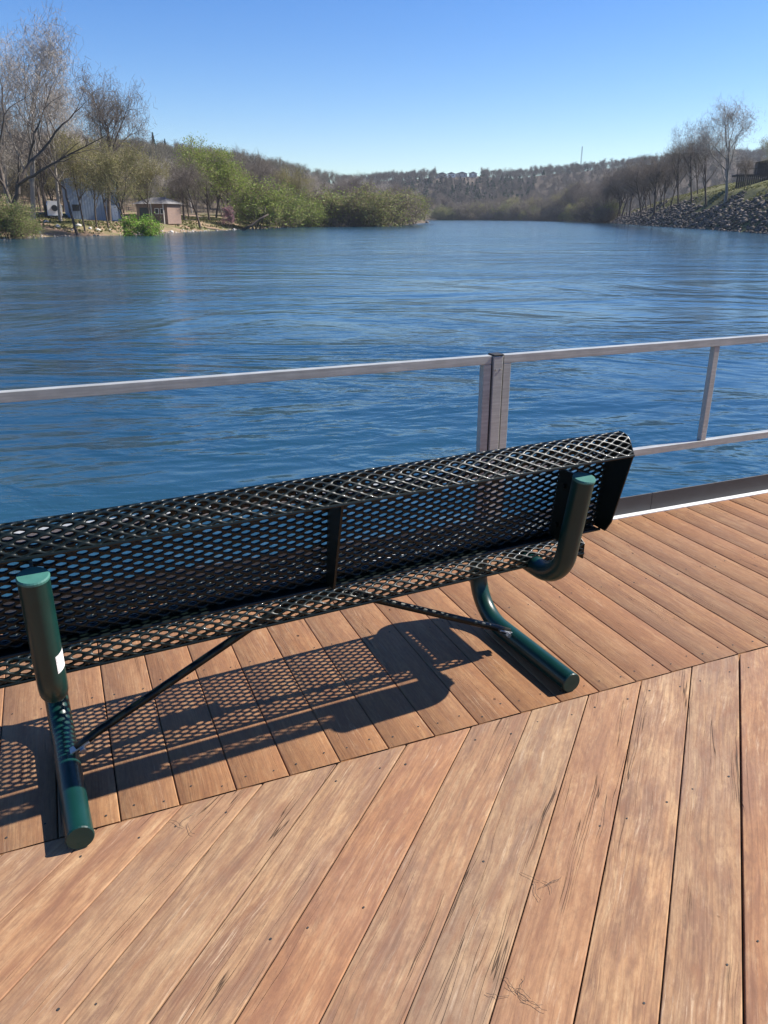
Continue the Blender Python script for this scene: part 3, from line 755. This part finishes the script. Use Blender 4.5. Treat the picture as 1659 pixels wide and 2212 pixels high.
for px, ty, Y, kd, sx, lb in [(705,408,232,'brownbush',1.1,'brown bare bush at the left end of the shrub point'), (742,392,236,'thicket',1.1,'olive bush left of the middle of the shrub point'),
        (785,388,238,'thicket',1.1,'tallest olive green bush in the middle of the shrub point'), (822,396,240,'brownbush',1.1,'brownish bush right of the middle of the shrub point'),
        (855,398,244,'thicket',1.0,'green bush near the right end of the shrub point'), (893,412,250,'thicket',1.0,'last low green bush at the right tip of the shrub point'), (765,420,230,'brownbush',.9,'low twiggy bush at the water line of the shrub point')]:
    plant('waterside_bush', kd, px, 0, ty, lb, cat='bush', group='bushes of the shrub point', Y=shoreY(px, 4+(Y-230)*.3), sx=sx*1.45)
plant('waterside_bush', 'thicket', 12, 0, 412, 'big pale green bush at the left picture edge on the shore', cat='bush', Y=88, sx=1.0)
plant('waterside_bush', 'thicket', 50, 0, 440, 'smaller pale green bush right of the one at the left picture edge', cat='bush', Y=91, sx=.9)
plant('bright_bush', 'bright', 312, 0, 452, 'round bright green bush on the shore before the cabin', cat='bush', Y=103, sx=1.1)
plant('conifer', 'cedar', 347, 0, 286, 'dark conifer standing on the left ridge, the left of two', Y=470)
plant('conifer', 'cedar', 371, 0, 300, 'smaller dark conifer on the left ridge, the right of two', Y=490)
for i in range(26):
    px = random.Random(i).uniform(20, 680); Y = max(random.Random(i+50).uniform(132, 210), shoreY(px, 14))
    ty = np.interp(px, [0, 100, 160, 200, 330, 400, 520, 600, 680], [215, 250, 300, 315, 335, 330, 325, 350, 380]) + random.Random(i+90).uniform(-8, 25)
    plant('bare_tree', ['bareA','bareB','bareC','olive','bareA'][i % 5], px, 0, ty, 'brown tree in the dense belt of trees behind the left shore', Y=Y, sx=1.15, group='trees of the belt behind the left shore')
# leaning dark tree with long limbs towards the river
rg = random.Random(4); out = [[] for _ in range(6)]; tips = []
prm = dict(BASE); Y0 = 92
c0 = W(18, 0, Y0); 
def limb(pts, r0, r1, kids, rng=rg):
    pts = [Vector(p) for p in pts]
    sm = []
    for i in range(len(pts)-1):
        for k in range(3): sm.append(pts[i].lerp(pts[i+1], k/3) + Vector((rng.gauss(0,.06), rng.gauss(0,.06), rng.gauss(0,.06))))
    sm.append(pts[-1]); n = len(sm)-1
    for i in range(n):
        out[0].append((*sm[i], *sm[i+1], r0+(r1-r0)*i/n, r0+(r1-r0)*(i+1)/n))
    for c in range(kids):
        f = .3+.7*(c+rng.random())/kids; i = min(n-1, int(f*n)); d = (sm[i+1]-sm[i]).normalized()
        ax = d.orthogonal(); ax.rotate(Matrix.Rotation(rng.random()*6.283, 3, d)); nd = Matrix.Rotation(rng.uniform(.35, .95), 3, ax) @ d
        nd = (nd+Vector((0,0,.35))).normalized(); rr = (r0+(r1-r0)*f)*.55
        grow(rng, sm[i+1], nd, rng.uniform(2.6, 4.6)*(1.2-.4*f), rr, 2, prm, out, tips)
g0 = gh((18-CX)/1778*Y0, Y0); org = Vector(((22-CX)/1778*Y0, Y0, g0))
def LP(px, py, dy=0.): p = W(px, py, Y0+dy); return p - org
fork = LP(38, 400)
limb([(0,0,-.3), LP(30, 450), fork], .36, .27, 1)
limb([fork, LP(62, 350, 1), LP(95, 322, 2), LP(135, 270, 2), LP(175, 232, 3)], .22, .05, 7)
limb([fork, LP(75, 378, -2), LP(120, 350, -3), LP(165, 325, -4), LP(225, 295, -5)], .18, .03, 7)
limb([LP(62, 350, 1), LP(72, 300, 0), LP(88, 260, 0), LP(110, 190, 1)], .14, .04, 7)
limb([LP(30, 450), LP(8, 400, 2), LP(-5, 330, 3), LP(10, 250, 3), LP(0, 170, 4)], .20, .04, 8)
limb([LP(8, 400, 2), LP(-40, 330, 0), LP(-60, 250, 0)], .15, .04, 6)
Va, Fa = seg_mesh([s for l in (0,1) for s in out[l]], 7); Vb, Fb = seg_mesh(out[2], 4)
tw = np.array(out[3]+out[4]); tw[:,6:8] = np.maximum(tw[:,6:8], .008); Vc, Fc = seg_mesh(tw, 3)
e = empty('leaning_tree', org, 0, label='dark bare tree forking low with long limbs reaching right over the left shore', cat='tree')
link('trunk', npmesh('lean_trunk', np.vstack([Va, Vb]), np.vstack([Fa, Fb+len(Va)]), True), e, M['bark'])
link('crown', npmesh('lean_crown', Vc, Fc), e, M['twig'])
# thin trunk leaning left near the camper
out = [[] for _ in range(6)]; Y0 = 102; org = Vector(((162-CX)/1778*Y0, Y0, gh((162-CX)/1778*Y0, Y0)))
limb([(0,0,-.2), LP(152, 455), LP(140, 410), LP(118, 378), LP(92, 345), LP(70, 318)], .17, .04, 7)
Va, Fa = seg_mesh(out[0], 7); tw = np.array(out[2]+out[3]+out[4]); tw[:,6:8] = np.maximum(tw[:,6:8], .008); Vc, Fc = seg_mesh(tw, 3)
e = empty('leaning_tree', org, 0, label='thin bare trunk leaning left above the white camper', cat='tree')
link('trunk', npmesh('thin_trunk', Va, Fa, True), e, M['bark']); link('crown', npmesh('thin_crown', Vc, Fc), e, M['twig'])

# right bank row of bare trees on the grass top
for px, ty, Y, kd, sx, lb in [(1562,205,166,'pale',1.2,'tallest grey bare tree on the right bank'), (1522,240,178,'bareB',1.15,'bare tree just left of the tallest tree on the right bank'),
        (1490,248,196,'bareB',1.1,'bare tree third from the right edge on the right bank'), (1462,262,206,'bareB',1.1,'bare tree at the left end of the tall row on the right bank'),
        (1500,300,204,'bareA',.9,'wide brown bare tree behind the tall row on the right bank'), (1650,285,166,'olive',1.1,'bare tree with budding crown above the dark wooden terrace'),
        (1600,330,172,'bareA',.9,'lower bare tree between the tallest tree and the dark terrace')]:
    plant('bare_tree', kd, px, 0, ty, lb, Y=Y, sx=sx)
rr_ = random.Random(9)
for i in range(34):
    px = 1445 - i*8 + rr_.uniform(-6, 6); Y = shoreY(px, 24)+rr_.uniform(0, 26)
    ty = np.interp(px, [1180, 1300, 1380, 1440], [418, 366, 330, 322]) + rr_.uniform(-8, 12)
    plant('bare_tree', rr_.choice(['bareA','bareB','bareB']), px, 0, ty, 'bare brown tree in the wood sloping down to the river on the right', Y=Y, sx=1.1, group='bare trees of the right bank wood')
for i in range(34):
    px = 1318 - i*11.2 + rr_.uniform(-8, 8); Y = shoreY(px, 6)+rr_.uniform(0, 8)
    ty = np.interp(px, [940, 1100, 1200, 1300, 1420], [446, 438, 434, 428, 425]) + rr_.uniform(-16, 20)
    plant('waterside_bush', rr_.choice(['thicket','brownbush','brownbush']), px, 0, ty, 'low green-brown bush along the far right water edge', cat='bush', Y=Y, sx=1.2, group='bushes along the far right water edge')
for i in range(18):
    px = 950+i*20+rr_.uniform(-7, 7); ty = np.interp(px, [940, 1100, 1200, 1300], [418, 412, 402, 385]) + rr_.uniform(-6, 16)
    plant('bare_tree', rr_.choice(['bareA','bareB','olive']), px, 0, ty, 'thin tree standing behind the bushes of the far right water edge', Y=shoreY(px, 28)+rr_.uniform(0, 20), sx=1.25, group='trees behind the bushes of the far right water edge')
for i in range(16):
    px = rr_.uniform(400, 700); Y = rr_.uniform(215, 300)
    ty = np.interp(px, [400, 560, 700], [335, 345, 372]) + rr_.uniform(-6, 14)
    plant('bare_tree', rr_.choice(['bareA','bareB','bareC']), px, 0, ty, 'brown bare tree in the wood behind the left bank bushes', Y=Y, sx=1.1, group='bare trees behind the left bank bushes')
for i in range(14):
    px = 690+i*17+rr_.uniform(-6, 6); Y = rr_.uniform(280, 400)
    plant('bare_tree', rr_.choice(['bareA','bareC']), px, 0, np.interp(px, [690, 800, 930], [385, 368, 412])+rr_.uniform(-6, 12), 'pale brown bare tree rising behind the shrub point', Y=Y, sx=1.15, group='bare trees behind the shrub point')

# woods on the hills: one mass
def tuft(seed, leafy):
    rg = random.Random(seed); o = [[] for _ in range(6)]; tp = []
    p = dict(BASE); p.update(lev=2, nb=[8, 6, 0, 0], seg=[3, 2, 2, 1, 1])
    grow(rg, Vector((0,0,0)), Vector((0,0,1)), 7.5, .16, 0, p, o, tp)
    S = np.array(o[0]+o[1]+o[2]); S[:,6:8] = np.maximum(S[:,6:8], .07); V1, F1 = seg_mesh(S, 3)
    rn = np.random.RandomState(seed); T = np.array([tuple(t) for t in tp]); n = 120
    w = T[rn.randint(0, len(T), n)] + rn.normal(size=(n,3))*np.array([.9,.9,.7]); d = rn.normal(size=(n,3)); d[:,2] = np.abs(d[:,2]); d *= .55
    S2 = np.hstack([w-d, w+d, np.full((n,1), .05), np.full((n,1), .05)]); V2, F2 = seg_mesh(S2, 3)
    return np.vstack([V1, V2]), np.vstack([F1, F2+len(V1)])
tufts = [tuft(s, False) for s in (41, 42, 43, 44, 45)]
def forest(name, pts, scl, mat, label, stuff=True):
    Vs, Fs, off = [], [], 0
    zz = height(pts[:,0], pts[:,1])
    for i, (x, y) in enumerate(pts):
        V1, F1 = tufts[i % 5]; a = rs.uniform(0, 6.28); s = scl[i]; c, sn = math.cos(a)*s, math.sin(a)*s
        q = np.empty_like(V1); q[:,0] = V1[:,0]*c - V1[:,1]*sn + x; q[:,1] = V1[:,0]*sn + V1[:,1]*c + y; q[:,2] = V1[:,2]*s + zz[i] - .3
        Vs.append(q); Fs.append(F1+off); off += len(V1)
    o = link(name, npmesh(name, np.vstack(Vs), np.vstack(Fs)), None, mat, kind='stuff', label=label, cat='woodland')
    return o
def scatter(n, p0, p1, f0, f1):
    """points between fractions f0..f1 of the way from the water to the ridge, over bearings p0..p1"""
    px = rs.uniform(p0, p1, n); rr = np.interp(px, bear, rdis); st = np.interp(px, [0, 600, 900, 1100, 1700], [150, 260, 600, 620, 330])
    t = rs.uniform(f0, f1, n)**.9; Y = st + (rr*1.04-st)*t; X = (px-CX)/1778*Y
    d = sdist(X, Y); k = (d > 6) & ~((px > 940) & (px < 1036) & (t > .62)) & ~((px > 652) & (px < 745) & (t > .88))
    return np.stack([X[k], Y[k]], 1)
pts = scatter(3000, -700, 760, .02, 1.)
forest('hillside_wood', pts, rs.uniform(.5, .85, len(pts)), mat_bark('far_brown_twigs', (.11, .096, .066), (.17, .148, .10)), 'brown leafless wood covering the left hillside behind the riverside trees')
pts = scatter(3800, 730, 1900, .0, 1.)
forest('ridge_wood', pts, rs.uniform(.48, .8, len(pts)), mat_bark('far_grey_twigs', (.085, .074, .060), (.135, .118, .096)), 'grey-brown leafless wood covering the long far ridge')
# distant cedars dotted among the bare trees
nC = 150; Vs, Fs, off = [], [], 0
cp = np.vstack([scatter(40, 250, 760, .5, .95), scatter(220, 860, 1150, .25, .7), scatter(25, 1150, 1500, .3, .8)])
rn = np.random.RandomState(3)
for (x, y) in cp:
    H = rn.uniform(4, 7.5); n = 70; t = rn.uniform(0, 1, n); a = rn.uniform(0, 6.28, n); r = (1-t)*H*.34
    V1, F1 = leaf_mesh(np.stack([np.cos(a)*r+x, np.sin(a)*r+y, t*H+gh(x, y)], 1), .9, rn); Vs.append(V1); Fs.append(F1+off); off += len(V1)
link('cedar_scrub', npmesh('cedar_scrub', np.vstack(Vs), np.vstack(Fs)), None, M['cedar'], kind='stuff', label='dark evergreen scrub dotted through the far ridge wood', cat='woodland')

# grass tufts and weeds on both banks
rn = np.random.RandomState(77)
def weeds(n, x0, x1, y0, y1, d0, d1):
    X = rn.uniform(x0, x1, n); Y = rn.uniform(y0, y1, n); d = sdist(X, Y); nn = vnoise(X, Y, 5.5, 2); k = (d > d0) & (d < d1) & (nn > -.15)
    X, Y = X[k], Y[k]; Z = height(X, Y); return leaf_mesh(np.stack([X, Y, Z+.08], 1), .20, rn)
V1, F1 = weeds(60000, 40, 110, 90, 330, 5.5, 30); V2, F2 = weeds(26000, -60, -15, 92, 230, 2.2, 22)
link('bank_grass', npmesh('bank_grass', np.vstack([V1, V2]), np.vstack([F1, F2+len(V1)])), None, mat_leaf('rough_grass', (.10, .115, .035), (.20, .20, .08), (.13, .12, .05)), kind='stuff', label='rough spring grass and weeds on the river banks', cat='grass')

# ------------------------------------------------------------------ rocks
def rockmesh(rn, n=1):
    b = bmesh.new(); bmesh.ops.create_icosphere(b, subdivisions=1, radius=1.)
    for v in b.verts: v.co *= rn.uniform(.72, 1.15)
    V0 = np.array([tuple(v.co) for v in b.verts]); F0 = np.array([[v.index for v in f.verts] for f in b.faces]); b.free()
    return V0, F0
rn = np.random.RandomState(5); RK = [rockmesh(rn) for _ in range(8)]
def rocks(pts, sizes, sink=.3):
    Vs, Fs, off = [], [], 0; zz = height(pts[:,0], pts[:,1])
    for i, (x, y) in enumerate(pts):
        V0, F0 = RK[i % 8]; a = rn.uniform(0, 6.28); s = sizes[i]; sc = s*rn.uniform(.7, 1.2, 3)*np.array([1,1,.75])
        q = V0*sc; X = q[:,0]*math.cos(a)-q[:,1]*math.sin(a)+x; Yy = q[:,0]*math.sin(a)+q[:,1]*math.cos(a)+y
        Vs.append(np.stack([X, Yy, q[:,2]+max(zz[i], WATER-.1)+s*sink], 1)); Fs.append(F0+off); off += len(V0)
    return np.vstack(Vs), np.vstack(Fs)
n = 140000; X = rn.uniform(36, 130, n); Y = rn.uniform(60, 420, n); d = sdist(X, Y)
u = rn.uniform(0, 1, n)
top = 8.2 - 2.0*np.clip((Y-110)/60, 0, 1) + 1.4*np.sin(X*.35+Y*.13)
top = np.where((np.abs(np.sin(X*.10+Y*.05)) < .30) & (Y > 118), top-3., top)
k = (d > -.6) & (d < top) & (u < np.clip(1.15-d/14., .2, 1)) & (u < 420/np.maximum(Y, 90)**1.05*.55)
pts = np.stack([X[k], Y[k]], 1)[:14000]; print('riprap', len(pts))
V1, F1 = rocks(pts, (.13+.42*rn.uniform(0, 1, len(pts))**2.)*(1+.35*np.clip((pts[:,1]-120)/150, 0, 1)), .15)
link('riprap', npmesh('riprap', V1, F1), None, M['rock'], kind='stuff', label='slope of dumped grey stones down the right river bank', cat='rocks')
# pale stones along the left shore
lp = [(95,508),(118,509),(150,509),(163,508),(188,508),(205,508),(232,507),(268,507),(292,506),(346,503),(365,503),(392,501),(412,501),(438,500),(466,498),(487,498),(503,497),(142,497),(262,500),(78,511)]
for i, (px, py) in enumerate(lp):
    x, y = wl(px, py); s = rn.uniform(.18, .42)
    V1, F1 = rocks(np.array([(x, y+1.0+s)]), [s], .1); c = V1.mean(0)
    o = link('shore_stone', npmesh('shore_stone', V1-c, F1), None, M['palerock'], label='pale rounded stone lying along the left shore', cat='stone', group='pale stones along the left shore'); o.location = c
# rubble strip at the foot of the left bank
n = 9000; X = rn.uniform(-48, -14, n); Y = rn.uniform(84, 215, n); d = sdist(X, Y); k = (d > -.2) & (d < 2.2*rn.uniform(0, 1, n)**1.5)
pts = np.stack([X[k], Y[k]], 1); V1, F1 = rocks(pts, rn.uniform(.06, .22, len(pts)), .2)
link('shore_rubble', npmesh('shore_rubble', V1, F1), None, mat_rock('shore_rubble_stone', (.26, .21, .165), (.50, .45, .38)), kind='stuff', label='strip of small pale rubble along the left water edge', cat='rubble')
x, y = wl(922, 481.5); V1, F1 = rocks(np.array([(x, y)]), [.8], .3); c = V1.mean(0)
o = link('river_rock', npmesh('river_rock', V1-c, F1), None, M['rock'], label='lone dark rock in the water off the tip of the shrub point', cat='rock'); o.location = c
# fallen log
a_ = Vector((*wl(523, 498), WATER+.05)); b_ = W(580, 463, a_.y+2)
bm = bmesh.new(); tube(bm, [a_, a_.lerp(b_, .35)+Vector((0,0,-.15)), a_.lerp(b_, .7)+Vector((0,0,.1)), b_], .3, 10, True, lambda t: .26-.14*t)
tube(bm, [a_.lerp(b_, .72), a_.lerp(b_, .8)+Vector((.3,.2,.9)), a_.lerp(b_, .85)+Vector((.2,.2,1.5))], .08, 6, True)
for v in bm.verts: v.co -= a_
o = link('fallen_log', bmmesh('fallen_log', bm, True), None, M['bark'], label='dark fallen log slanting up out of the water at the left bank', cat='log'); o.location = a_

# ------------------------------------------------------------------ buildings and far things
def bpart(name, parent, mat, fn, **k):
    bm = bmesh.new(); fn(bm); return link(name, bmmesh(name, bm), parent, mat, **k)
m_blue = N('blue_grey_sheet_wall'); oc = m_blue.co('Object')
sx = m_blue.n.new('ShaderNodeSeparateXYZ'); m_blue.l.new(oc, sx.inputs[0])
rb = m_blue.math('FRACT', m_blue.math('MULTIPLY', sx.outputs[0], 2.6))
m_blue.set(Base_Color=m_blue.mix(m_blue.noise(oc, .5, 4), (.17, .22, .29), (.21, .265, .34)), Roughness=.5)
m_blue.l.new(m_blue.bump(m_blue.ramp(rb, (.4, 0.), (.5, 1.)), .03, .8), m_blue.b.inputs['Normal'])
m_roof = mat_plain('grey_shingle_roof', (.17, .16, .155), .85, var=.2, scale=5)
m_brick = mat_plain('pinkish_brown_siding', (.20, .135, .105), .85, var=.15, scale=3)
m_white = mat_plain('white_panel', (.74, .74, .72), .5, var=.05)
m_dark = mat_plain('dark_opening', (.015, .016, .018), .4)
m_dwood = mat_plain('dark_stained_timber', (.035, .03, .028), .7, var=.25, scale=5)
m_tan = mat_plain('cream_house_wall', (.50, .46, .40), .8, var=.1)
# big blue-grey building
Y = 126; p = W(206, 460, Y); g = gh(p.x, Y)
e = empty('metal_building', (p.x, Y, g), R(24), label='large blue-grey metal building half hidden by trees on the left bank', cat='building')
wd = 3.7; ht = W(206, 388, Y).z-g
bpart('wall', e, m_blue.m, lambda bm: box(bm, -wd, wd, 0, 12, -.4, ht, .02))
def gable(bm, x0, x1, y0, y1, z0, z1, ov=.3):
    a = [bm.verts.new(v) for v in [(x0-ov,y0-ov,z0),(x1+ov,y0-ov,z0),((x0+x1)/2,y0-ov,z1),(x0-ov,y1+ov,z0),(x1+ov,y1+ov,z0),((x0+x1)/2,y1+ov,z1)]]
    for f in [(0,1,2),(5,4,3),(0,2,5,3),(2,1,4,5),(1,0,3,4)]: bm.faces.new([a[i] for i in f])
bpart('roof', e, m_blue.m, lambda bm: gable(bm, -wd, wd, 0, 12, ht+.003, ht+1.1, .2))
bpart('door', e, m_white, lambda bm: box(bm, 2.4, 3.3, -.04, -.003, 0, 2.1, .01))
bpart('window', e, m_dark, lambda bm: box(bm, -3.2, -2.2, -.03, -.003, 1.3, 2.2, .01))
# cabin
Y = 134; p = W(330, 475, Y); g = gh(p.x, Y)-.1
e = empty('cabin', (p.x, Y, g), R(-14), label='small cabin with grey hipped roof and pinkish brown walls on the left shore', cat='house')
hw = 2.75; hh = 2.75
bpart('wall', e, m_brick, lambda bm: box(bm, -hw, hw, 0, 4.5, -.3, hh, .02))
def hip(bm):
    o_ = .5; a = [bm.verts.new(v) for v in [(-hw-o_,-o_,hh),(hw+o_,-o_,hh),(hw+o_,4.5+o_,hh),(-hw-o_,4.5+o_,hh),(-hw+1.5,2.25,hh+1.05),(hw-1.5,2.25,hh+1.05)]]
    for f in [(0,1,5,4),(1,2,5),(2,3,4,5),(3,0,4),(3,2,1,0)]: bm.faces.new([a[i] for i in f])
bpart('roof', e, m_roof, hip)
bpart('dark_porch', e, m_dark, lambda bm: box(bm, -2.2, -.1, -.03, -.003, .1, 2.2, .01))
for x in (.9, 1.85):
    w_ = bpart('window', e, m_white, lambda bm: box(bm, x-.36, x+.36, -.05, -.003, 1.2, 2.1, .01))
    bpart('pane', w_, m_dark, lambda bm: box(bm, x-.27, x+.27, -.062, -.052, 1.29, 2.01))
for x in (.15, 2.3): bpart('porch_post', e, m_tan, lambda bm: box(bm, x-.07, x+.07, -.5, -.36, -.6, hh-.01, .01))
# camper
Y = 117; p = W(119, 458, Y); g = gh(p.x, Y)
e = empty('camper', (p.x, Y, g), R(24), label='white camper trailer with round dark spare wheel cover among the left bank trees', cat='camper')
def body(bm):
    pr = [(-.95,.55),(.95,.55),(.95,1.9),(.75,2.5),(-.75,2.5),(-.95,1.9)]
    a = [bm.verts.new((x, -.1, z)) for x, z in pr]; b = [bm.verts.new((x, 4.6, z)) for x, z in pr]
    bm.faces.new(a); bm.faces.new(b[::-1])
    for i in range(6): bm.faces.new((a[i], b[i], b[(i+1)%6], a[(i+1)%6]))
bpart('body', e, m_white, body)
bpart('spare_wheel_cover', e, m_dark, lambda bm: disc(bm, (0, -.1, 1.55), (0, -1, 0), .42, .12, 20))
bpart('window', e, m_dark, lambda bm: box(bm, -.975, -.952, 1., 2.2, 1.3, 1.95))
for s in (-1, 1): bpart('wheel', e, m_dark, lambda bm: disc(bm, (s*.78, 2.2, .36), (s, 0, 0), .36, .17, 18))
bpart('bumper', e, m_dark, lambda bm: box(bm, -.9, .9, -.3, -.1, .45, .56, .02))
# dark terrace at the right picture edge
Y = 178; p = W(1628, 392, Y); g = gh(p.x, Y)
e = empty('timber_terrace', (p.x, Y, g), R(-12), label='dark timber terrace with railing on top of the right bank at the picture edge', cat='terrace')
zt = W(1640, 376, Y).z-g; print('zt', zt)
bpart('platform', e, m_dwood, lambda bm: box(bm, -3.6, 9, 0, 5, zt-.35, zt, .02))
bpart('skirt', e, m_dwood, lambda bm: [box(bm, -3.5+i*.42, -3.5+i*.42+.34, .06, .10, -1.6, zt-.36) for i in range(29)])
bpart('rail', e, m_dwood, lambda bm: [box(bm, -3.6, 9, .02, .10, zt+1.0, zt+1.09), box(bm, -3.6, 9, .03, .09, zt+.12, zt+.19)])
for i in range(8): bpart('railing_post', e, m_dwood, lambda bm: box(bm, -3.58+i*1.78, -3.46+i*1.78, .0, .12, zt+.003, zt+1.15))
bpart('baluster', e, m_dwood, lambda bm: [box(bm, -3.3+i*.16, -3.26+i*.16, .04, .08, zt+.191, zt+.999) for i in range(76)])
def wallbox(bm): box(bm, .8, 9, 2.0, 5, zt+.003, zt+2.4, .02)
hs = bpart('hut_wall', e, m_dwood, wallbox)
bpart('hut_roof', hs, m_dwood, lambda bm: gable(bm, .6, 9.2, 1.7, 5.2, zt+2.403, zt+3.3, .2))
# houses on the far ridge
for px, yt, Y, wd, mt, lb in [(663,372,640,5,m_white,'small white house on the left part of the far ridge'), (735,372,760,5,m_tan,'narrow cream house on the far ridge behind the shrub point'), (702,376,720,4,m_white,'tiny white house left of the narrow cream house on the far ridge'),
                        (955,369,850,10,m_tan,'cream house at the left end of the row on the far ridge'), (975,370,855,8,m_white,'white house second in the row on the far ridge'),
                        (998,371,860,11,m_tan,'long cream house in the middle of the row on the far ridge'), (1022,373,860,8,m_white,'white house at the right end of the row on the far ridge')]:
    p = W(px, yt, Y); g = gh(p.x, Y); z1 = 3.4
    e = empty('ridge_house', (p.x, Y, g), R(random.uniform(-20, 20)), label=lb, cat='house', group='houses on the far ridge')
    bpart('wall', e, mt, lambda bm: box(bm, -wd/2, wd/2, 0, 7, -1, z1, .05))
    bpart('roof', e, m_roof, lambda bm: gable(bm, -wd/2, wd/2, 0, 7, z1+.01, z1+1.7, .4))
    for s in (-.25, .25): bpart('window', e, m_dark, lambda bm: box(bm, s*wd-.5, s*wd+.5, -.06, -.01, z1-1.9, z1-.9))
# radio mast
Y = 880; p = W(1258, 316, Y); g = gh(p.x, Y); Hm = p.z-g
e = empty('radio_mast', (p.x, Y, g), .3, label='thin lattice radio mast on the far ridge against the sky', cat='mast')
def mast(bm):
    for a in range(3): 
        c, s = math.cos(a*2.094)*.9, math.sin(a*2.094)*.9; tube(bm, [(c, s, 0), (c*.5, s*.5, Hm)], .09, 5)
    n_ = 16
    for i in range(n_):
        for a in range(3):
            f0, f1 = 1-.5*i/n_, 1-.5*(i+1)/n_; b_ = (a+1) % 3
            tube(bm, [(math.cos(a*2.094)*.9*f0, math.sin(a*2.094)*.9*f0, Hm*i/n_), (math.cos(b_*2.094)*.9*f1, math.sin(b_*2.094)*.9*f1, Hm*(i+1)/n_)], .08, 4)
bpart('lattice', e, m_roof, mast)

# ------------------------------------------------------------------ air
HAZE = .00013
if HAZE:
    bm = bmesh.new(); box(bm, -1500, 1500, -60, 1500, WATER-6, 120)
    k = N('river_air'); k.n.remove(k.b)
    v = k.n.new('ShaderNodeVolumePrincipled'); v.inputs['Density'].default_value = HAZE
    v.inputs['Color'].default_value = (.80, .88, 1, 1); v.inputs['Anisotropy'].default_value = .2
    k.l.new(v.outputs[0], k.out.inputs['Volume'])
    hz = link('haze', bmmesh('haze', bm), None, k.m, kind='stuff', label='thin pale air over the river and hills', cat='haze')

# ------------------------------------------------------------------ light
SUNV = Vector((1.0, .297, 1.0)).normalized()   # towards the sun
el = math.asin(SUNV.z); az = math.atan2(SUNV.x, SUNV.y)
w = bpy.data.worlds.new('World'); scene.world = w; w.use_nodes = True
nt = w.node_tree; bg = nt.nodes['Background']
sk = nt.nodes.new('ShaderNodeTexSky'); sk.sky_type = 'NISHITA'; sk.sun_disc = False
sk.sun_elevation = el; sk.sun_rotation = az; sk.altitude = 200; sk.air_density = 1.0; sk.dust_density = .15; sk.ozone_density = 4.
hs_ = nt.nodes.new('ShaderNodeHueSaturation'); hs_.inputs['Saturation'].default_value = 1.32; hs_.inputs['Hue'].default_value = .513
nt.links.new(sk.outputs[0], hs_.inputs['Color']); nt.links.new(hs_.outputs[0], bg.inputs[0]); bg.inputs[1].default_value = .078
sd = bpy.data.lights.new('sun', 'SUN'); sd.energy = 5.0; sd.angle = R(.53); sd.color = (1., .95, .87)
so = bpy.data.objects.new('sun', sd); COL.objects.link(so); so.location = (20, 6, 20)
so.rotation_euler = SUNV.to_track_quat('Z', 'Y').to_euler()

# ------------------------------------------------------------------ camera
cd = bpy.data.cameras.new('camera'); co = bpy.data.objects.new('camera', cd); COL.objects.link(co)
co.location = (0, 0, CAMH); co.rotation_euler = (math.pi/2 - TH, 0, 0)
cd.sensor_fit = 'VERTICAL'; cd.sensor_height = 36; cd.lens = 36*F/2212.; cd.clip_start = .05; cd.clip_end = 6000
scene.camera = co
scene.view_settings.view_transform = 'Standard'; scene.view_settings.look = 'None'
scene.view_settings.exposure = 1.0; scene.view_settings.gamma = 1; scene.view_settings.use_curve_mapping = False
scene.render.film_transparent = False
